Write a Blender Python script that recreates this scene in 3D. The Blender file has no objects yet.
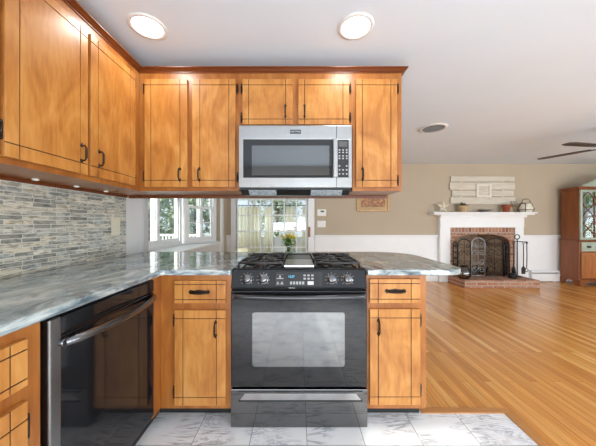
import bpy, bmesh, math, random
from mathutils import Matrix, Vector
random.seed(7)
S = bpy.context.scene
COL = S.collection
PI = math.pi

# ------------------------------------------------------------------ camera, world, lights, exposure
F = 254.0            # focal length in pixels of a 596-pixel-wide frame
EYE = 1.17
cam = bpy.data.cameras.new('camera')
cam.sensor_width = 36.0
cam.lens = F / 596.0 * 36.0
cam.clip_start = 0.02
camo = bpy.data.objects.new('camera', cam)
COL.objects.link(camo)
camo.location = (0, 0, EYE)
camo.rotation_euler = (PI / 2, 0, 0)
S.camera = camo

S.view_settings.view_transform = 'Standard'
S.view_settings.look = 'None'
S.view_settings.gamma = 1.0
S.view_settings.use_curve_mapping = False
S.view_settings.exposure = 0.5
S.cycles.use_denoising = True
S.cycles.max_bounces = 10
S.cycles.diffuse_bounces = 6
S.cycles.glossy_bounces = 5
S.cycles.transparent_max_bounces = 16
S.cycles.sample_clamp_indirect = 6.0
S.cycles.caustics_reflective = False
S.cycles.caustics_refractive = False

w = bpy.data.worlds.new('sky')
S.world = w
w.use_nodes = True
bg = w.node_tree.nodes['Background']
bg.inputs['Color'].default_value = (0.76, 0.88, 1.0, 1)
bg.inputs['Strength'].default_value = 0.85


def light(name, typ, loc, rot, energy, color=(1, 1, 1), **kw):
    l = bpy.data.lights.new(name, typ)
    l.energy = energy
    l.color = color
    for k, v in kw.items():
        setattr(l, k, v)
    o = bpy.data.objects.new(name, l)
    o.location = loc
    o.rotation_euler = rot
    COL.objects.link(o)
    return o


def aim(d):
    return Vector(d).to_track_quat('-Z', 'Y').to_euler()


light('sun', 'SUN', (0, -6, 6), aim((0.10, 1.0, -0.58)), 4.0, (1.0, 0.97, 0.93), angle=0.02)
# added fills at the rear and side walls, tilted up to light the ceiling
light('kitchen_rear_fill', 'AREA', (0.1, -1.70, 0.95), aim((0, 1, 0.40)), 68, (0.88, 0.94, 1.0), shape='RECTANGLE', size=2.6, size_y=1.4)  # added fill, wider than the glass door behind it
light('living_rear_fill', 'AREA', (4.0, -1.70, 1.10), aim((0, 1, 0.35)), 165, (0.78, 0.90, 1.0), shape='RECTANGLE', size=3.8, size_y=1.7)  # added fill for the living room, no opening in the wall behind
light('bay_daylight_fill', 'AREA', (-4.6, 1.9, 2.0), aim((1, 0.55, -0.25)), 150, (0.92, 0.97, 1.0), shape='RECTANGLE', size=2.2, size_y=2.0)  # added lamp outside, unseen, brightening bay frames, sill and counter
light('porch_daylight_fill', 'AREA', (-0.7, 10.6, 4.2), aim((0, -0.8, -1)), 170, (0.95, 0.98, 1.0), shape='RECTANGLE', size=5, size_y=2.0)  # added lamp out of view beyond the porch, backlighting its curtains
light('living_side_fill', 'AREA', (6.6, 0.6, 1.2), aim((-1, 0.15, 0.35)), 95, (0.78, 0.90, 1.0), shape='RECTANGLE', size=2.0, size_y=1.5)  # added fill before solid wall, apart from the side window

# ------------------------------------------------------------------ materials
MATS = {}


def newmat(name):
    m = bpy.data.materials.new(name)
    m.use_nodes = True
    MATS[name] = m
    nt = m.node_tree
    return m, nt, nt.nodes['Principled BSDF']


def setp(b, **kw):
    names = dict(color='Base Color', rough='Roughness', metal='Metallic', ior='IOR', coat='Coat Weight', coatr='Coat Roughness',
                 trans='Transmission Weight', emis='Emission Color', emis_s='Emission Strength', spec='Specular IOR Level', sheen='Sheen Weight',
                 sss='Subsurface Weight')
    for k, v in kw.items():
        if k in ('color', 'emis') and len(v) == 3:
            v = (*v, 1)
        b.inputs[names[k]].default_value = v


def plain(name, color, rough=0.5, bump=0.0, bscale=200, var=0.0, vscale=6, **kw):
    m, nt, b = newmat(name)
    setp(b, color=color, rough=rough, **kw)
    N, L = nt.nodes, nt.links
    if var or bump:
        tc = N.new('ShaderNodeTexCoord')
    if var:
        nz = N.new('ShaderNodeTexNoise'); nz.inputs['Scale'].default_value = vscale; nz.inputs['Detail'].default_value = 4
        L.new(tc.outputs['Object'], nz.inputs['Vector'])
        r = N.new('ShaderNodeValToRGB')
        r.color_ramp.elements[0].position = 0.3; r.color_ramp.elements[1].position = 0.7
        r.color_ramp.elements[0].color = (*[c * (1 - var) for c in color[:3]], 1)
        r.color_ramp.elements[1].color = (*[min(1, c * (1 + var)) for c in color[:3]], 1)
        L.new(nz.outputs['Fac'], r.inputs['Fac']); L.new(r.outputs['Color'], b.inputs['Base Color'])
    if bump:
        n2 = N.new('ShaderNodeTexNoise'); n2.inputs['Scale'].default_value = bscale
        L.new(tc.outputs['Object'], n2.inputs['Vector'])
        bp = N.new('ShaderNodeBump'); bp.inputs['Strength'].default_value = bump; bp.inputs['Distance'].default_value = 0.002
        L.new(n2.outputs['Fac'], bp.inputs['Height']); L.new(bp.outputs['Normal'], b.inputs['Normal'])
    return m


def ramp(N, stops):
    r = N.new('ShaderNodeValToRGB')
    e = r.color_ramp.elements
    while len(e) < len(stops):
        e.new(0.5)
    for i, (p, c) in enumerate(stops):
        e[i].position = p
        e[i].color = (*c, 1)
    return r


def wood(name, stops, scale=(9, 9, 1.1), rough=0.35, figure=0.5, coat=0.2):
    """stretched grain along local Z with a blotchy figure"""
    m, nt, b = newmat(name)
    N, L = nt.nodes, nt.links
    tc = N.new('ShaderNodeTexCoord')
    oi = N.new('ShaderNodeObjectInfo')
    mp = N.new('ShaderNodeMapping'); mp.inputs['Scale'].default_value = scale
    ad = N.new('ShaderNodeVectorMath'); ad.operation = 'MULTIPLY_ADD'
    ad.inputs[1].default_value = (9, 5, 7)
    L.new(oi.outputs['Random'], ad.inputs[0])
    L.new(tc.outputs['Object'], ad.inputs[2])
    L.new(ad.outputs[0], mp.inputs['Vector'])
    n1 = N.new('ShaderNodeTexNoise'); n1.inputs['Scale'].default_value = 1.0; n1.inputs['Detail'].default_value = 3; n1.inputs['Distortion'].default_value = 1.6
    L.new(mp.outputs['Vector'], n1.inputs['Vector'])
    mp2 = N.new('ShaderNodeMapping'); mp2.inputs['Scale'].default_value = tuple(s * 14 if s > 3 else s * 4 for s in scale)
    L.new(ad.outputs[0], mp2.inputs['Vector'])
    n2 = N.new('ShaderNodeTexNoise'); n2.inputs['Scale'].default_value = 1.0; n2.inputs['Detail'].default_value = 5
    L.new(mp2.outputs['Vector'], n2.inputs['Vector'])
    mx = N.new('ShaderNodeMix'); mx.data_type = 'FLOAT'; mx.inputs[0].default_value = 1 - figure
    L.new(n1.outputs['Fac'], mx.inputs[2]); L.new(n2.outputs['Fac'], mx.inputs[3])
    r = ramp(N, stops)
    L.new(mx.outputs[0], r.inputs['Fac']); L.new(r.outputs['Color'], b.inputs['Base Color'])
    bp = N.new('ShaderNodeBump'); bp.inputs['Strength'].default_value = 0.12; bp.inputs['Distance'].default_value = 0.001
    L.new(n2.outputs['Fac'], bp.inputs['Height']); L.new(bp.outputs['Normal'], b.inputs['Normal'])
    setp(b, rough=rough, coat=coat, coatr=0.25)
    return m


CAB = wood('honey_birch', [(0.28, (0.30, 0.100, 0.016)), (0.44, (0.43, 0.165, 0.031)), (0.56, (0.52, 0.225, 0.050)), (0.75, (0.62, 0.315, 0.095))], scale=(5.5, 5.5, 2.6), figure=0.72)
CABF = wood('honey_birch_frame', [(0.30, (0.23, 0.066, 0.009)), (0.5, (0.34, 0.112, 0.018)), (0.7, (0.44, 0.175, 0.036))], scale=(6, 6, 2.0), figure=0.7)
CROWNW = wood('crown_wood', [(0.3, (0.10, 0.022, 0.004)), (0.6, (0.17, 0.040, 0.006)), (0.8, (0.23, 0.062, 0.011))], scale=(1.1, 9, 9))
MAHOG = wood('mahogany', [(0.3, (0.15, 0.036, 0.007)), (0.55, (0.24, 0.066, 0.013)), (0.8, (0.31, 0.10, 0.024))], rough=0.38, coat=0.15)
MAHOGL = wood('mahogany_light', [(0.3, (0.27, 0.085, 0.024)), (0.55, (0.40, 0.15, 0.045)), (0.8, (0.50, 0.22, 0.075))], rough=0.28, coat=0.5)
PALEWOOD = wood('whitewashed_wood', [(0.25, (0.40, 0.34, 0.26)), (0.5, (0.60, 0.54, 0.44)), (0.75, (0.72, 0.67, 0.58))], scale=(1.5, 10, 22), rough=0.8, coat=0)
GOLDW = wood('gilt_frame', [(0.3, (0.42, 0.24, 0.09)), (0.7, (0.58, 0.37, 0.16))], scale=(6, 6, 6), rough=0.4)
GROOVE = plain('groove_shade_stain', (0.035, 0.010, 0.004), 0.7, var=0.2)  # dark accent stain with groove shade painted in
BRONZE = plain('dark_bronze', (0.045, 0.032, 0.024), 0.35, metal=0.8, var=0.3, vscale=60)
KICK = plain('toe_kick_black', (0.016, 0.016, 0.016), 0.6, var=0.2)
BLACK = plain('black_enamel', (0.012, 0.012, 0.013), 0.09, ior=1.45, var=0.1)
BLACKG = plain('black_oven_glass', (0.012, 0.012, 0.013), 0.04, ior=1.55, var=0.1)
BLACKS = plain('black_drawer_enamel', (0.014, 0.014, 0.015), 0.06, ior=2.3, var=0.1)
BLACKD = plain('black_dishwasher_enamel', (0.010, 0.010, 0.011), 0.06, ior=1.5, var=0.1)
WINDOWG = plain('oven_window_glass', (0.06, 0.061, 0.06), 0.06, ior=2.5, var=0.05)
IRON = plain('cast_iron', (0.016, 0.016, 0.016), 0.28, ior=1.7, bump=0.2, bscale=300, var=0.2)
BLKMAT = plain('black_plastic', (0.02, 0.02, 0.02), 0.35, var=0.15)
STEEL = plain('stainless', (0.50, 0.50, 0.495), 0.28, metal=1.0, var=0.03, vscale=30)
DSTEEL = plain('dark_stainless', (0.19, 0.19, 0.195), 0.22, metal=1.0, var=0.05, vscale=20)
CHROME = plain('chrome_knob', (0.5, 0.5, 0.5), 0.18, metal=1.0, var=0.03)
ALU = plain('griddle_plate', (0.6, 0.6, 0.6), 0.3, metal=0.9, var=0.05)
WHITE = plain('white_trim', (0.80, 0.80, 0.79), 0.4, var=0.015)
WHITEP = plain('white_plastic', (0.80, 0.79, 0.74), 0.4, var=0.02)
CREAMP = plain('cream_plastic', (0.72, 0.66, 0.50), 0.35, var=0.02)
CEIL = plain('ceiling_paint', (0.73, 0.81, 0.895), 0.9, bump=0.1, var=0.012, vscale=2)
WALLW = plain('kitchen_wall_paint', (0.70, 0.69, 0.67), 0.8, bump=0.1, var=0.02)
BEIGE = plain('beige_wall_paint', (0.475, 0.39, 0.288), 0.85, bump=0.1, var=0.03, vscale=2)
MINTC = plain('pale_sage_wood', (0.36, 0.42, 0.33), 0.35, var=0.15, vscale=12)  # pale sage tone of pediment, glazed door frames and drawer fronts
TERRA = plain('terracotta', (0.33, 0.085, 0.04), 0.7, var=0.15, vscale=20)
CLAYP = plain('tan_clay', (0.62, 0.44, 0.25), 0.7, var=0.2, vscale=20)
TIN = plain('weathered_tin', (0.60, 0.54, 0.42), 0.5, metal=0.0, var=0.25, vscale=25)
CANDLE = plain('candle_glass', (0.75, 0.70, 0.58), 0.3, var=0.08, vscale=10)
PEWTER = plain('pewter', (0.33, 0.33, 0.32), 0.35, metal=0.7, var=0.2)
IRONW = plain('wrought_iron', (0.022, 0.020, 0.019), 0.5, metal=0.4, var=0.3, vscale=40)
IRONL = plain('light_grey_iron', (0.34, 0.35, 0.35), 0.4, metal=0.6, var=0.3, vscale=30)  # lighter grey metal of the screen's middle panel
LEAF = plain('leaf_green', (0.12, 0.24, 0.04), 0.55, var=0.5, vscale=18)
YELLOW = plain('yellow_petal', (0.95, 0.68, 0.04), 0.6, var=0.2, vscale=30)
DRY = plain('dried_twig', (0.20, 0.14, 0.08), 0.8, var=0.3)
SOIL = plain('soil', (0.05, 0.03, 0.02), 0.9, var=0.3)
FANW = plain('fan_blade_brown', (0.055, 0.038, 0.028), 0.45, var=0.25, vscale=12)
GRILLE = plain('vent_dark', (0.10, 0.10, 0.095), 0.6, var=0.2)
VENTM = plain('vent_rim', (0.68, 0.68, 0.66), 0.5, var=0.05)
GREENL = plain('bright_tree_leaves', (0.34, 0.50, 0.20), 0.7, var=0.3, vscale=3)
PALEGROUND = plain('pale_bounce_ground', (0.50, 0.50, 0.45), 0.9, var=0.2, vscale=3)  # ground colour made pale to bounce neutral light onto the ceiling
BARK = plain('bark', (0.12, 0.09, 0.07), 0.9, var=0.4, vscale=12)
TREEL = plain('tree_leaves', (0.38, 0.46, 0.33), 0.7, var=0.35, vscale=3)
PORCHF = plain('porch_boards', (0.36, 0.36, 0.34), 0.7, var=0.15)
BRASS = plain('brass_brown', (0.24, 0.10, 0.04), 0.3, metal=0.6, var=0.2)
SOOT = plain('soot', (0.018, 0.016, 0.015), 0.9, var=0.4)
LETTER = plain('printed_marking', (0.62, 0.62, 0.62), 0.5, var=0.02)
MARKDIM = plain('button_marking', (0.40, 0.40, 0.40), 0.5, var=0.02)
BADGE = plain('dark_badge', (0.06, 0.06, 0.065), 0.3, metal=0.5, var=0.1)
def mat_sheer():
    m, nt, b = newmat('cream_curtain')
    N, L = nt.nodes, nt.links
    N.remove(b)
    tc = N.new('ShaderNodeTexCoord')
    n = N.new('ShaderNodeTexNoise'); n.inputs['Scale'].default_value = 8
    L.new(tc.outputs['Object'], n.inputs['Vector'])
    rr = N.new('ShaderNodeValToRGB')
    rr.color_ramp.elements[0].color = (.70, .65, .50, 1); rr.color_ramp.elements[1].color = (.80, .76, .62, 1)
    L.new(n.outputs['Fac'], rr.inputs['Fac'])
    d = N.new('ShaderNodeBsdfDiffuse'); t = N.new('ShaderNodeBsdfTranslucent')
    L.new(rr.outputs['Color'], d.inputs['Color']); L.new(rr.outputs['Color'], t.inputs['Color'])
    mx = N.new('ShaderNodeMixShader'); mx.inputs[0].default_value = .6
    L.new(d.outputs[0], mx.inputs[1]); L.new(t.outputs[0], mx.inputs[2])
    L.new(mx.outputs[0], N['Material Output'].inputs[0])
    return m


CURTAIN = mat_sheer()
BULB = plain('lit_diffuser', (1, 1, 1), 0.4, var=0.0, emis=(1.0, 0.98, 0.95), emis_s=6.0)
BLUEL = plain('blue_digits', (0.02, 0.1, 0.15), 0.4, emis=(0.12, 0.62, 0.85), emis_s=1.4)
PUCK = plain('lit_puck', (1, 1, 1), 0.4, emis=(1.0, 0.9, 0.75), emis_s=0.05)
HOODL = plain('hood_lens', (0.42, 0.47, 0.50), 0.15, var=0.3, vscale=50, ior=1.6)


def glass(name, refl=0.08, tint=(0.96, 0.98, 0.97), rough=0.02):
    m, nt, b = newmat(name)
    N, L = nt.nodes, nt.links
    N.remove(b)
    t = N.new('ShaderNodeBsdfTransparent'); t.inputs[0].default_value = (*tint, 1)
    g = N.new('ShaderNodeBsdfGlossy'); g.inputs['Roughness'].default_value = rough
    mx = N.new('ShaderNodeMixShader'); mx.inputs[0].default_value = refl
    L.new(t.outputs[0], mx.inputs[1]); L.new(g.outputs[0], mx.inputs[2])
    L.new(mx.outputs[0], N['Material Output'].inputs[0])
    return m


GLASS = glass('window_glass')
MWGLASS = glass('microwave_window', 0.20, (0.22, 0.22, 0.215), 0.04)
CABGLASS = glass('china_cabinet_glass', 0.45, (0.9, 0.95, 0.9), 0.01)
JARG = glass('brown_jar_glass', 0.15, (0.55, 0.42, 0.33), 0.05)
VASEG = glass('clear_vase_glass', 0.12, (0.92, 0.95, 0.93), 0.02)


def tex_map(N, L, swap, scale=(1, 1, 1), loc=(0, 0, 0)):
    """object coordinates reordered, e.g. swap='YZX' puts Y on the texture's x axis"""
    tc = N.new('ShaderNodeTexCoord')
    sp = N.new('ShaderNodeSeparateXYZ'); L.new(tc.outputs['Object'], sp.inputs[0])
    cb = N.new('ShaderNodeCombineXYZ')
    for i, c in enumerate(swap):
        L.new(sp.outputs['XYZ'.index(c)], cb.inputs[i])
    mp = N.new('ShaderNodeMapping'); mp.inputs['Scale'].default_value = scale; mp.inputs['Location'].default_value = loc
    L.new(cb.outputs[0], mp.inputs['Vector'])
    return mp, tc


def brick_node(N, L, mp, bw, bh, mortar, offset=0.5, freq=2):
    bt = N.new('ShaderNodeTexBrick')
    bt.inputs['Scale'].default_value = 1.0
    bt.inputs['Brick Width'].default_value = bw
    bt.inputs['Row Height'].default_value = bh
    bt.inputs['Mortar Size'].default_value = mortar
    bt.inputs['Mortar Smooth'].default_value = 0.1
    bt.inputs['Color1'].default_value = (0, 0, 0, 1)
    bt.inputs['Color2'].default_value = (1, 1, 1, 1)
    bt.inputs['Mortar'].default_value = (0.5, 0.5, 0.5, 1)
    bt.offset = offset
    bt.offset_frequency = freq
    L.new(mp.outputs[0], bt.inputs['Vector'])
    return bt


def mixc(N, L, fac, a, b, mode='MIX'):
    mx = N.new('ShaderNodeMix'); mx.data_type = 'RGBA'; mx.blend_type = mode
    for sock, v in ((mx.inputs[0], fac), (mx.inputs[6], a), (mx.inputs[7], b)):
        if hasattr(v, 'is_linked') or hasattr(v, 'links'):
            L.new(v, sock)
        elif isinstance(v, (int, float)):
            sock.default_value = v
        else:
            sock.default_value = (*v, 1)
    return mx.outputs[2]


def mat_plank_floor():
    m, nt, b = newmat('oak_strip_floor')
    N, L = nt.nodes, nt.links
    mp, tc = tex_map(N, L, 'YXZ')
    bt = brick_node(N, L, mp, 1.15, 0.057, 0.0011, 0.37, 3)
    r = ramp(N, [(0.0, (0.53, 0.205, 0.038)), (0.3, (0.63, 0.265, 0.054)), (0.7, (0.70, 0.315, 0.070)), (1.0, (0.80, 0.43, 0.125))])
    L.new(bt.outputs['Color'], r.inputs['Fac'])
    mp2 = N.new('ShaderNodeMapping'); mp2.inputs['Scale'].default_value = (90, 2.5, 1)
    L.new(tc.outputs['Object'], mp2.inputs['Vector'])
    n = N.new('ShaderNodeTexNoise'); n.inputs['Scale'].default_value = 1; n.inputs['Detail'].default_value = 4; n.inputs['Distortion'].default_value = 0.6
    L.new(mp2.outputs[0], n.inputs['Vector'])
    g = ramp(N, [(0.3, (0.70, 0.66, 0.62)), (0.65, (1.08, 1.08, 1.08))])
    L.new(n.outputs['Fac'], g.inputs['Fac'])
    c = mixc(N, L, 0.8, r.outputs['Color'], g.outputs['Color'], 'MULTIPLY')
    c = mixc(N, L, bt.outputs['Fac'], c, (0.24, 0.095, 0.025))
    L.new(c, b.inputs['Base Color'])
    setp(b, rough=0.27, coat=0.25, coatr=0.15)
    return m


def mat_marble_tile():
    m, nt, b = newmat('marble_floor_tile')
    N, L = nt.nodes, nt.links
    mp, tc = tex_map(N, L, 'XYZ', loc=(-0.048 + 0.3055 * 20, -1.337 + 0.3055 * 20, 0))
    bt = brick_node(N, L, mp, 0.3055, 0.3055, 0.0016, 0.0, 1)
    # each tile turns its veins a little: offset by the tile's random value
    ad = N.new('ShaderNodeVectorMath'); ad.operation = 'MULTIPLY_ADD'
    ad.inputs[1].default_value = (3.1, 1.7, 2.3)
    L.new(bt.outputs['Color'], ad.inputs[0]); L.new(tc.outputs['Object'], ad.inputs[2])
    mp2 = N.new('ShaderNodeMapping'); mp2.inputs['Rotation'].default_value = (0, 0, 0.95); mp2.inputs['Scale'].default_value = (2.0, 11, 1)
    L.new(ad.outputs[0], mp2.inputs['Vector'])
    n1 = N.new('ShaderNodeTexNoise'); n1.inputs['Scale'].default_value = 1; n1.inputs['Detail'].default_value = 7; n1.inputs['Roughness'].default_value = 0.62; n1.inputs['Distortion'].default_value = 1.2
    L.new(mp2.outputs[0], n1.inputs['Vector'])
    v = ramp(N, [(0.0, (0.86, 0.86, 0.86)), (0.42, (0.84, 0.84, 0.845)), (0.485, (0.38, 0.39, 0.41)), (0.51, (0.82, 0.82, 0.825)), (0.56, (0.84, 0.84, 0.845)), (0.60, (0.50, 0.51, 0.53)), (0.63, (0.86, 0.86, 0.86))])
    L.new(n1.outputs['Fac'], v.inputs['Fac'])
    n2 = N.new('ShaderNodeTexNoise'); n2.inputs['Scale'].default_value = 5; n2.inputs['Detail'].default_value = 2
    L.new(ad.outputs[0], n2.inputs['Vector'])
    s = ramp(N, [(0.38, (0, 0, 0)), (0.55, (1, 1, 1))])
    L.new(n2.outputs['Fac'], s.inputs['Fac'])
    c = mixc(N, L, s.outputs['Color'], (0.87, 0.87, 0.87), v.outputs['Color'])
    c = mixc(N, L, bt.outputs['Fac'], c, (0.20, 0.20, 0.20))
    L.new(c, b.inputs['Base Color'])
    setp(b, rough=0.22)
    return m


def mat_mosaic():
    m, nt, b = newmat('stone_strip_mosaic')
    N, L = nt.nodes, nt.links
    mp, tc = tex_map(N, L, 'YZX', loc=(7, 0.004, 0))
    b1 = brick_node(N, L, mp, 0.135, 0.0238, 0.0016, 0.37, 2)
    b1.squash = 0.7; b1.squash_frequency = 3
    r = ramp(N, [(0.0, (0.22, 0.22, 0.19)), (0.18, (0.32, 0.32, 0.275)), (0.4, (0.44, 0.43, 0.37)), (0.6, (0.58, 0.52, 0.40)), (0.8, (0.40, 0.41, 0.38)), (1.0, (0.64, 0.60, 0.50))])
    L.new(b1.outputs['Color'], r.inputs['Fac'])
    mp2 = N.new('ShaderNodeMapping'); mp2.inputs['Scale'].default_value = (1, 18, 90)
    L.new(tc.outputs['Object'], mp2.inputs['Vector'])
    n = N.new('ShaderNodeTexNoise'); n.inputs['Scale'].default_value = 1; n.inputs['Detail'].default_value = 5; n.inputs['Distortion'].default_value = 1.0
    L.new(mp2.outputs[0], n.inputs['Vector'])
    g = ramp(N, [(0.38, (0.42, 0.44, 0.43)), (0.56, (1.18, 1.18, 1.16))])
    L.new(n.outputs['Fac'], g.inputs['Fac'])
    c = mixc(N, L, 0.9, r.outputs['Color'], g.outputs['Color'], 'MULTIPLY')
    c = mixc(N, L, b1.outputs['Fac'], c, (0.66, 0.64, 0.58))
    L.new(c, b.inputs['Base Color'])
    bp = N.new('ShaderNodeBump'); bp.inputs['Strength'].default_value = 0.5; bp.inputs['Distance'].default_value = 0.002; bp.invert = True
    L.new(b1.outputs['Fac'], bp.inputs['Height']); L.new(bp.outputs['Normal'], b.inputs['Normal'])
    setp(b, rough=0.3)
    return m


def mat_granite():
    m, nt, b = newmat('blue_grey_granite')
    N, L = nt.nodes, nt.links
    tc = N.new('ShaderNodeTexCoord')
    mp = N.new('ShaderNodeMapping'); mp.inputs['Rotation'].default_value = (0, 0, 0.25); mp.inputs['Scale'].default_value = (5, 2.2, 16)
    L.new(tc.outputs['Object'], mp.inputs['Vector'])
    n = N.new('ShaderNodeTexNoise'); n.inputs['Scale'].default_value = 1.3; n.inputs['Detail'].default_value = 9; n.inputs['Roughness'].default_value = 0.68; n.inputs['Distortion'].default_value = 1.8
    L.new(mp.outputs[0], n.inputs['Vector'])
    r = ramp(N, [(0.30, (0.05, 0.07, 0.09)), (0.42, (0.15, 0.20, 0.225)), (0.50, (0.29, 0.355, 0.37)), (0.59, (0.49, 0.55, 0.54)), (0.75, (0.76, 0.80, 0.77))])
    L.new(n.outputs['Fac'], r.inputs['Fac'])
    n3 = N.new('ShaderNodeTexNoise'); n3.inputs['Scale'].default_value = 1.7; n3.inputs['Detail'].default_value = 3
    L.new(tc.outputs['Object'], n3.inputs['Vector'])
    s = ramp(N, [(0.50, (0, 0, 0)), (0.72, (.8, .8, .8))])
    L.new(n3.outputs['Fac'], s.inputs['Fac'])
    c = mixc(N, L, s.outputs['Color'], r.outputs['Color'], (0.40, 0.41, 0.35))
    L.new(c, b.inputs['Base Color'])
    setp(b, rough=0.06, ior=2.0)
    return m


def mat_brick(name, bw, bh, swap, stops, mortar_c, mort=0.008, loc=(9, 9, 0)):
    m, nt, b = newmat(name)
    N, L = nt.nodes, nt.links
    mp, tc = tex_map(N, L, swap, loc=loc)
    bt = brick_node(N, L, mp, bw, bh, mort)
    r = ramp(N, stops)
    L.new(bt.outputs['Color'], r.inputs['Fac'])
    n = N.new('ShaderNodeTexNoise'); n.inputs['Scale'].default_value = 25; n.inputs['Detail'].default_value = 4
    L.new(tc.outputs['Object'], n.inputs['Vector'])
    g = ramp(N, [(0.3, (0.7, 0.7, 0.7)), (0.7, (1.15, 1.15, 1.15))])
    L.new(n.outputs['Fac'], g.inputs['Fac'])
    c = mixc(N, L, 1.0, r.outputs['Color'], g.outputs['Color'], 'MULTIPLY')
    c = mixc(N, L, bt.outputs['Fac'], c, mortar_c)
    L.new(c, b.inputs['Base Color'])
    bp = N.new('ShaderNodeBump'); bp.inputs['Strength'].default_value = 0.6; bp.inputs['Distance'].default_value = 0.004; bp.invert = True
    L.new(bt.outputs['Fac'], bp.inputs['Height']); L.new(bp.outputs['Normal'], b.inputs['Normal'])
    setp(b, rough=0.8)
    return m


REDS = [(0, (0.27, 0.10, 0.055)), (0.4, (0.40, 0.165, 0.085)), (0.75, (0.47, 0.23, 0.13)), (1, (0.34, 0.19, 0.13))]
TANS = [(0, (0.30, 0.17, 0.09)), (0.5, (0.44, 0.28, 0.16)), (1, (0.52, 0.36, 0.22))]
BRICK = mat_brick('red_brick_face', 0.20, 0.067, 'XZY', REDS, (0.42, 0.34, 0.28))
BRICKV = mat_brick('red_brick_soldier_course', 0.067, 0.24, 'XZY', REDS, (0.42, 0.34, 0.28), loc=(9, 9.1, 0))
BRICKT = mat_brick('red_brick_hearth_top', 0.20, 0.067, 'YXZ', REDS, (0.42, 0.34, 0.28))
BRICKIN = mat_brick('firebox_brick', 0.22, 0.075, 'XZY', TANS, (0.30, 0.22, 0.16))
OAKFLOOR, MARBLE, MOSAIC, GRANITE = mat_plank_floor(), mat_marble_tile(), mat_mosaic(), mat_granite()


def mat_artwork():
    m, nt, b = newmat('fruit_still_life_print')
    N, L = nt.nodes, nt.links
    tc = N.new('ShaderNodeTexCoord')
    n = N.new('ShaderNodeTexNoise'); n.inputs['Scale'].default_value = 22; n.inputs['Detail'].default_value = 3
    L.new(tc.outputs['Object'], n.inputs['Vector'])
    r = ramp(N, [(0.3, (0.50, 0.36, 0.16)), (0.45, (0.50, 0.20, 0.07)), (0.55, (0.16, 0.07, 0.035)), (0.68, (0.55, 0.30, 0.14)), (0.8, (0.24, 0.17, 0.06))])
    L.new(n.outputs['Fac'], r.inputs['Fac']); L.new(r.outputs['Color'], b.inputs['Base Color'])
    setp(b, rough=0.5)
    return m


ART = mat_artwork()

# ------------------------------------------------------------------ mesh helpers


def BM():
    return bmesh.new()


def box(bm, x0, x1, y0, y1, z0, z1, mi=0):
    r = bmesh.ops.create_cube(bm, size=1.0)
    vs = r['verts']
    for v in vs:
        v.co = Vector(((x0 + x1) / 2 + v.co.x * (x1 - x0), (y0 + y1) / 2 + v.co.y * (y1 - y0), (z0 + z1) / 2 + v.co.z * (z1 - z0)))
    for f in {f for v in vs for f in v.link_faces}:
        f.material_index = mi
    return vs


def xform(bm, vs, M):
    for v in vs:
        v.co = M @ v.co


def lathe(bm, prof, c=(0, 0, 0), n=24, mi=0, M=None):
    """profile of (radius, height) spun about local Z"""
    rings = []
    new = []
    for r, z in prof:
        if r < 1e-6:
            v = bm.verts.new((0, 0, z)); rings.append([v]); new.append(v)
        else:
            ring = [bm.verts.new((r * math.cos(2 * PI * k / n), r * math.sin(2 * PI * k / n), z)) for k in range(n)]
            rings.append(ring); new += ring
    for a, b in zip(rings[:-1], rings[1:]):
        for k in range(n):
            k2 = (k + 1) % n
            if len(a) == 1 and len(b) == 1:
                continue
            if len(a) == 1:
                f = bm.faces.new((a[0], b[k], b[k2]))
            elif len(b) == 1:
                f = bm.faces.new((a[k], a[k2], b[0]))
            else:
                f = bm.faces.new((a[k], a[k2], b[k2], b[k]))
            f.smooth = True
            f.material_index = mi
    T = Matrix.Translation(Vector(c)) @ (M or Matrix.Identity(4))
    for v in new:
        v.co = T @ v.co
    return new


def tube(bm, pts, r, n=8, mi=0, closed=False, taper=None):
    pts = [Vector(p) for p in pts]
    rings = []
    up = None
    m = len(pts)
    for i, p in enumerate(pts):
        a = pts[(i - 1) % m] if (closed or i > 0) else p
        b = pts[(i + 1) % m] if (closed or i < m - 1) else p
        t = (b - a)
        if t.length < 1e-9:
            t = Vector((0, 0, 1))
        t.normalize()
        if up is None:
            up = Vector((0, 0, 1)) if abs(t.z) < 0.9 else Vector((0, 1, 0))
        s = t.cross(up)
        if s.length < 1e-6:
            s = t.cross(Vector((1, 0, 0)))
        s.normalize()
        up = s.cross(t).normalized()
        rr = r if taper is None else r * taper[i]
        rings.append([bm.verts.new(p + s * (rr * math.cos(2 * PI * k / n)) + up * (rr * math.sin(2 * PI * k / n))) for k in range(n)])
    pairs = list(zip(rings[:-1], rings[1:]))
    if closed:
        pairs.append((rings[-1], rings[0]))
    for a, b in pairs:
        for k in range(n):
            k2 = (k + 1) % n
            f = bm.faces.new((a[k], b[k], b[k2], a[k2]))
            f.smooth = True
            f.material_index = mi
    if not closed:
        for ring in (rings[0], rings[-1]):
            f = bm.faces.new(ring if ring is rings[-1] else ring[::-1])
            f.material_index = mi
    return [v for rg in rings for v in rg]


def prism(bm, poly, axis, a, b, mi=0):
    """polygon of 2-D points extruded along an axis from a to b: axis Y uses (x, z), Z uses (x, y), X uses (y, z)"""
    def co(p, t):
        return {'X': (t, p[0], p[1]), 'Y': (p[0], t, p[1]), 'Z': (p[0], p[1], t)}[axis]
    va = [bm.verts.new(co(p, a)) for p in poly]
    vb = [bm.verts.new(co(p, b)) for p in poly]
    fs = [bm.faces.new(va), bm.faces.new(vb)]
    n = len(poly)
    for i in range(n):
        fs.append(bm.faces.new((va[i], vb[i], vb[(i + 1) % n], va[(i + 1) % n])))
    for f in fs:
        f.material_index = mi
    return va + vb


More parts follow.
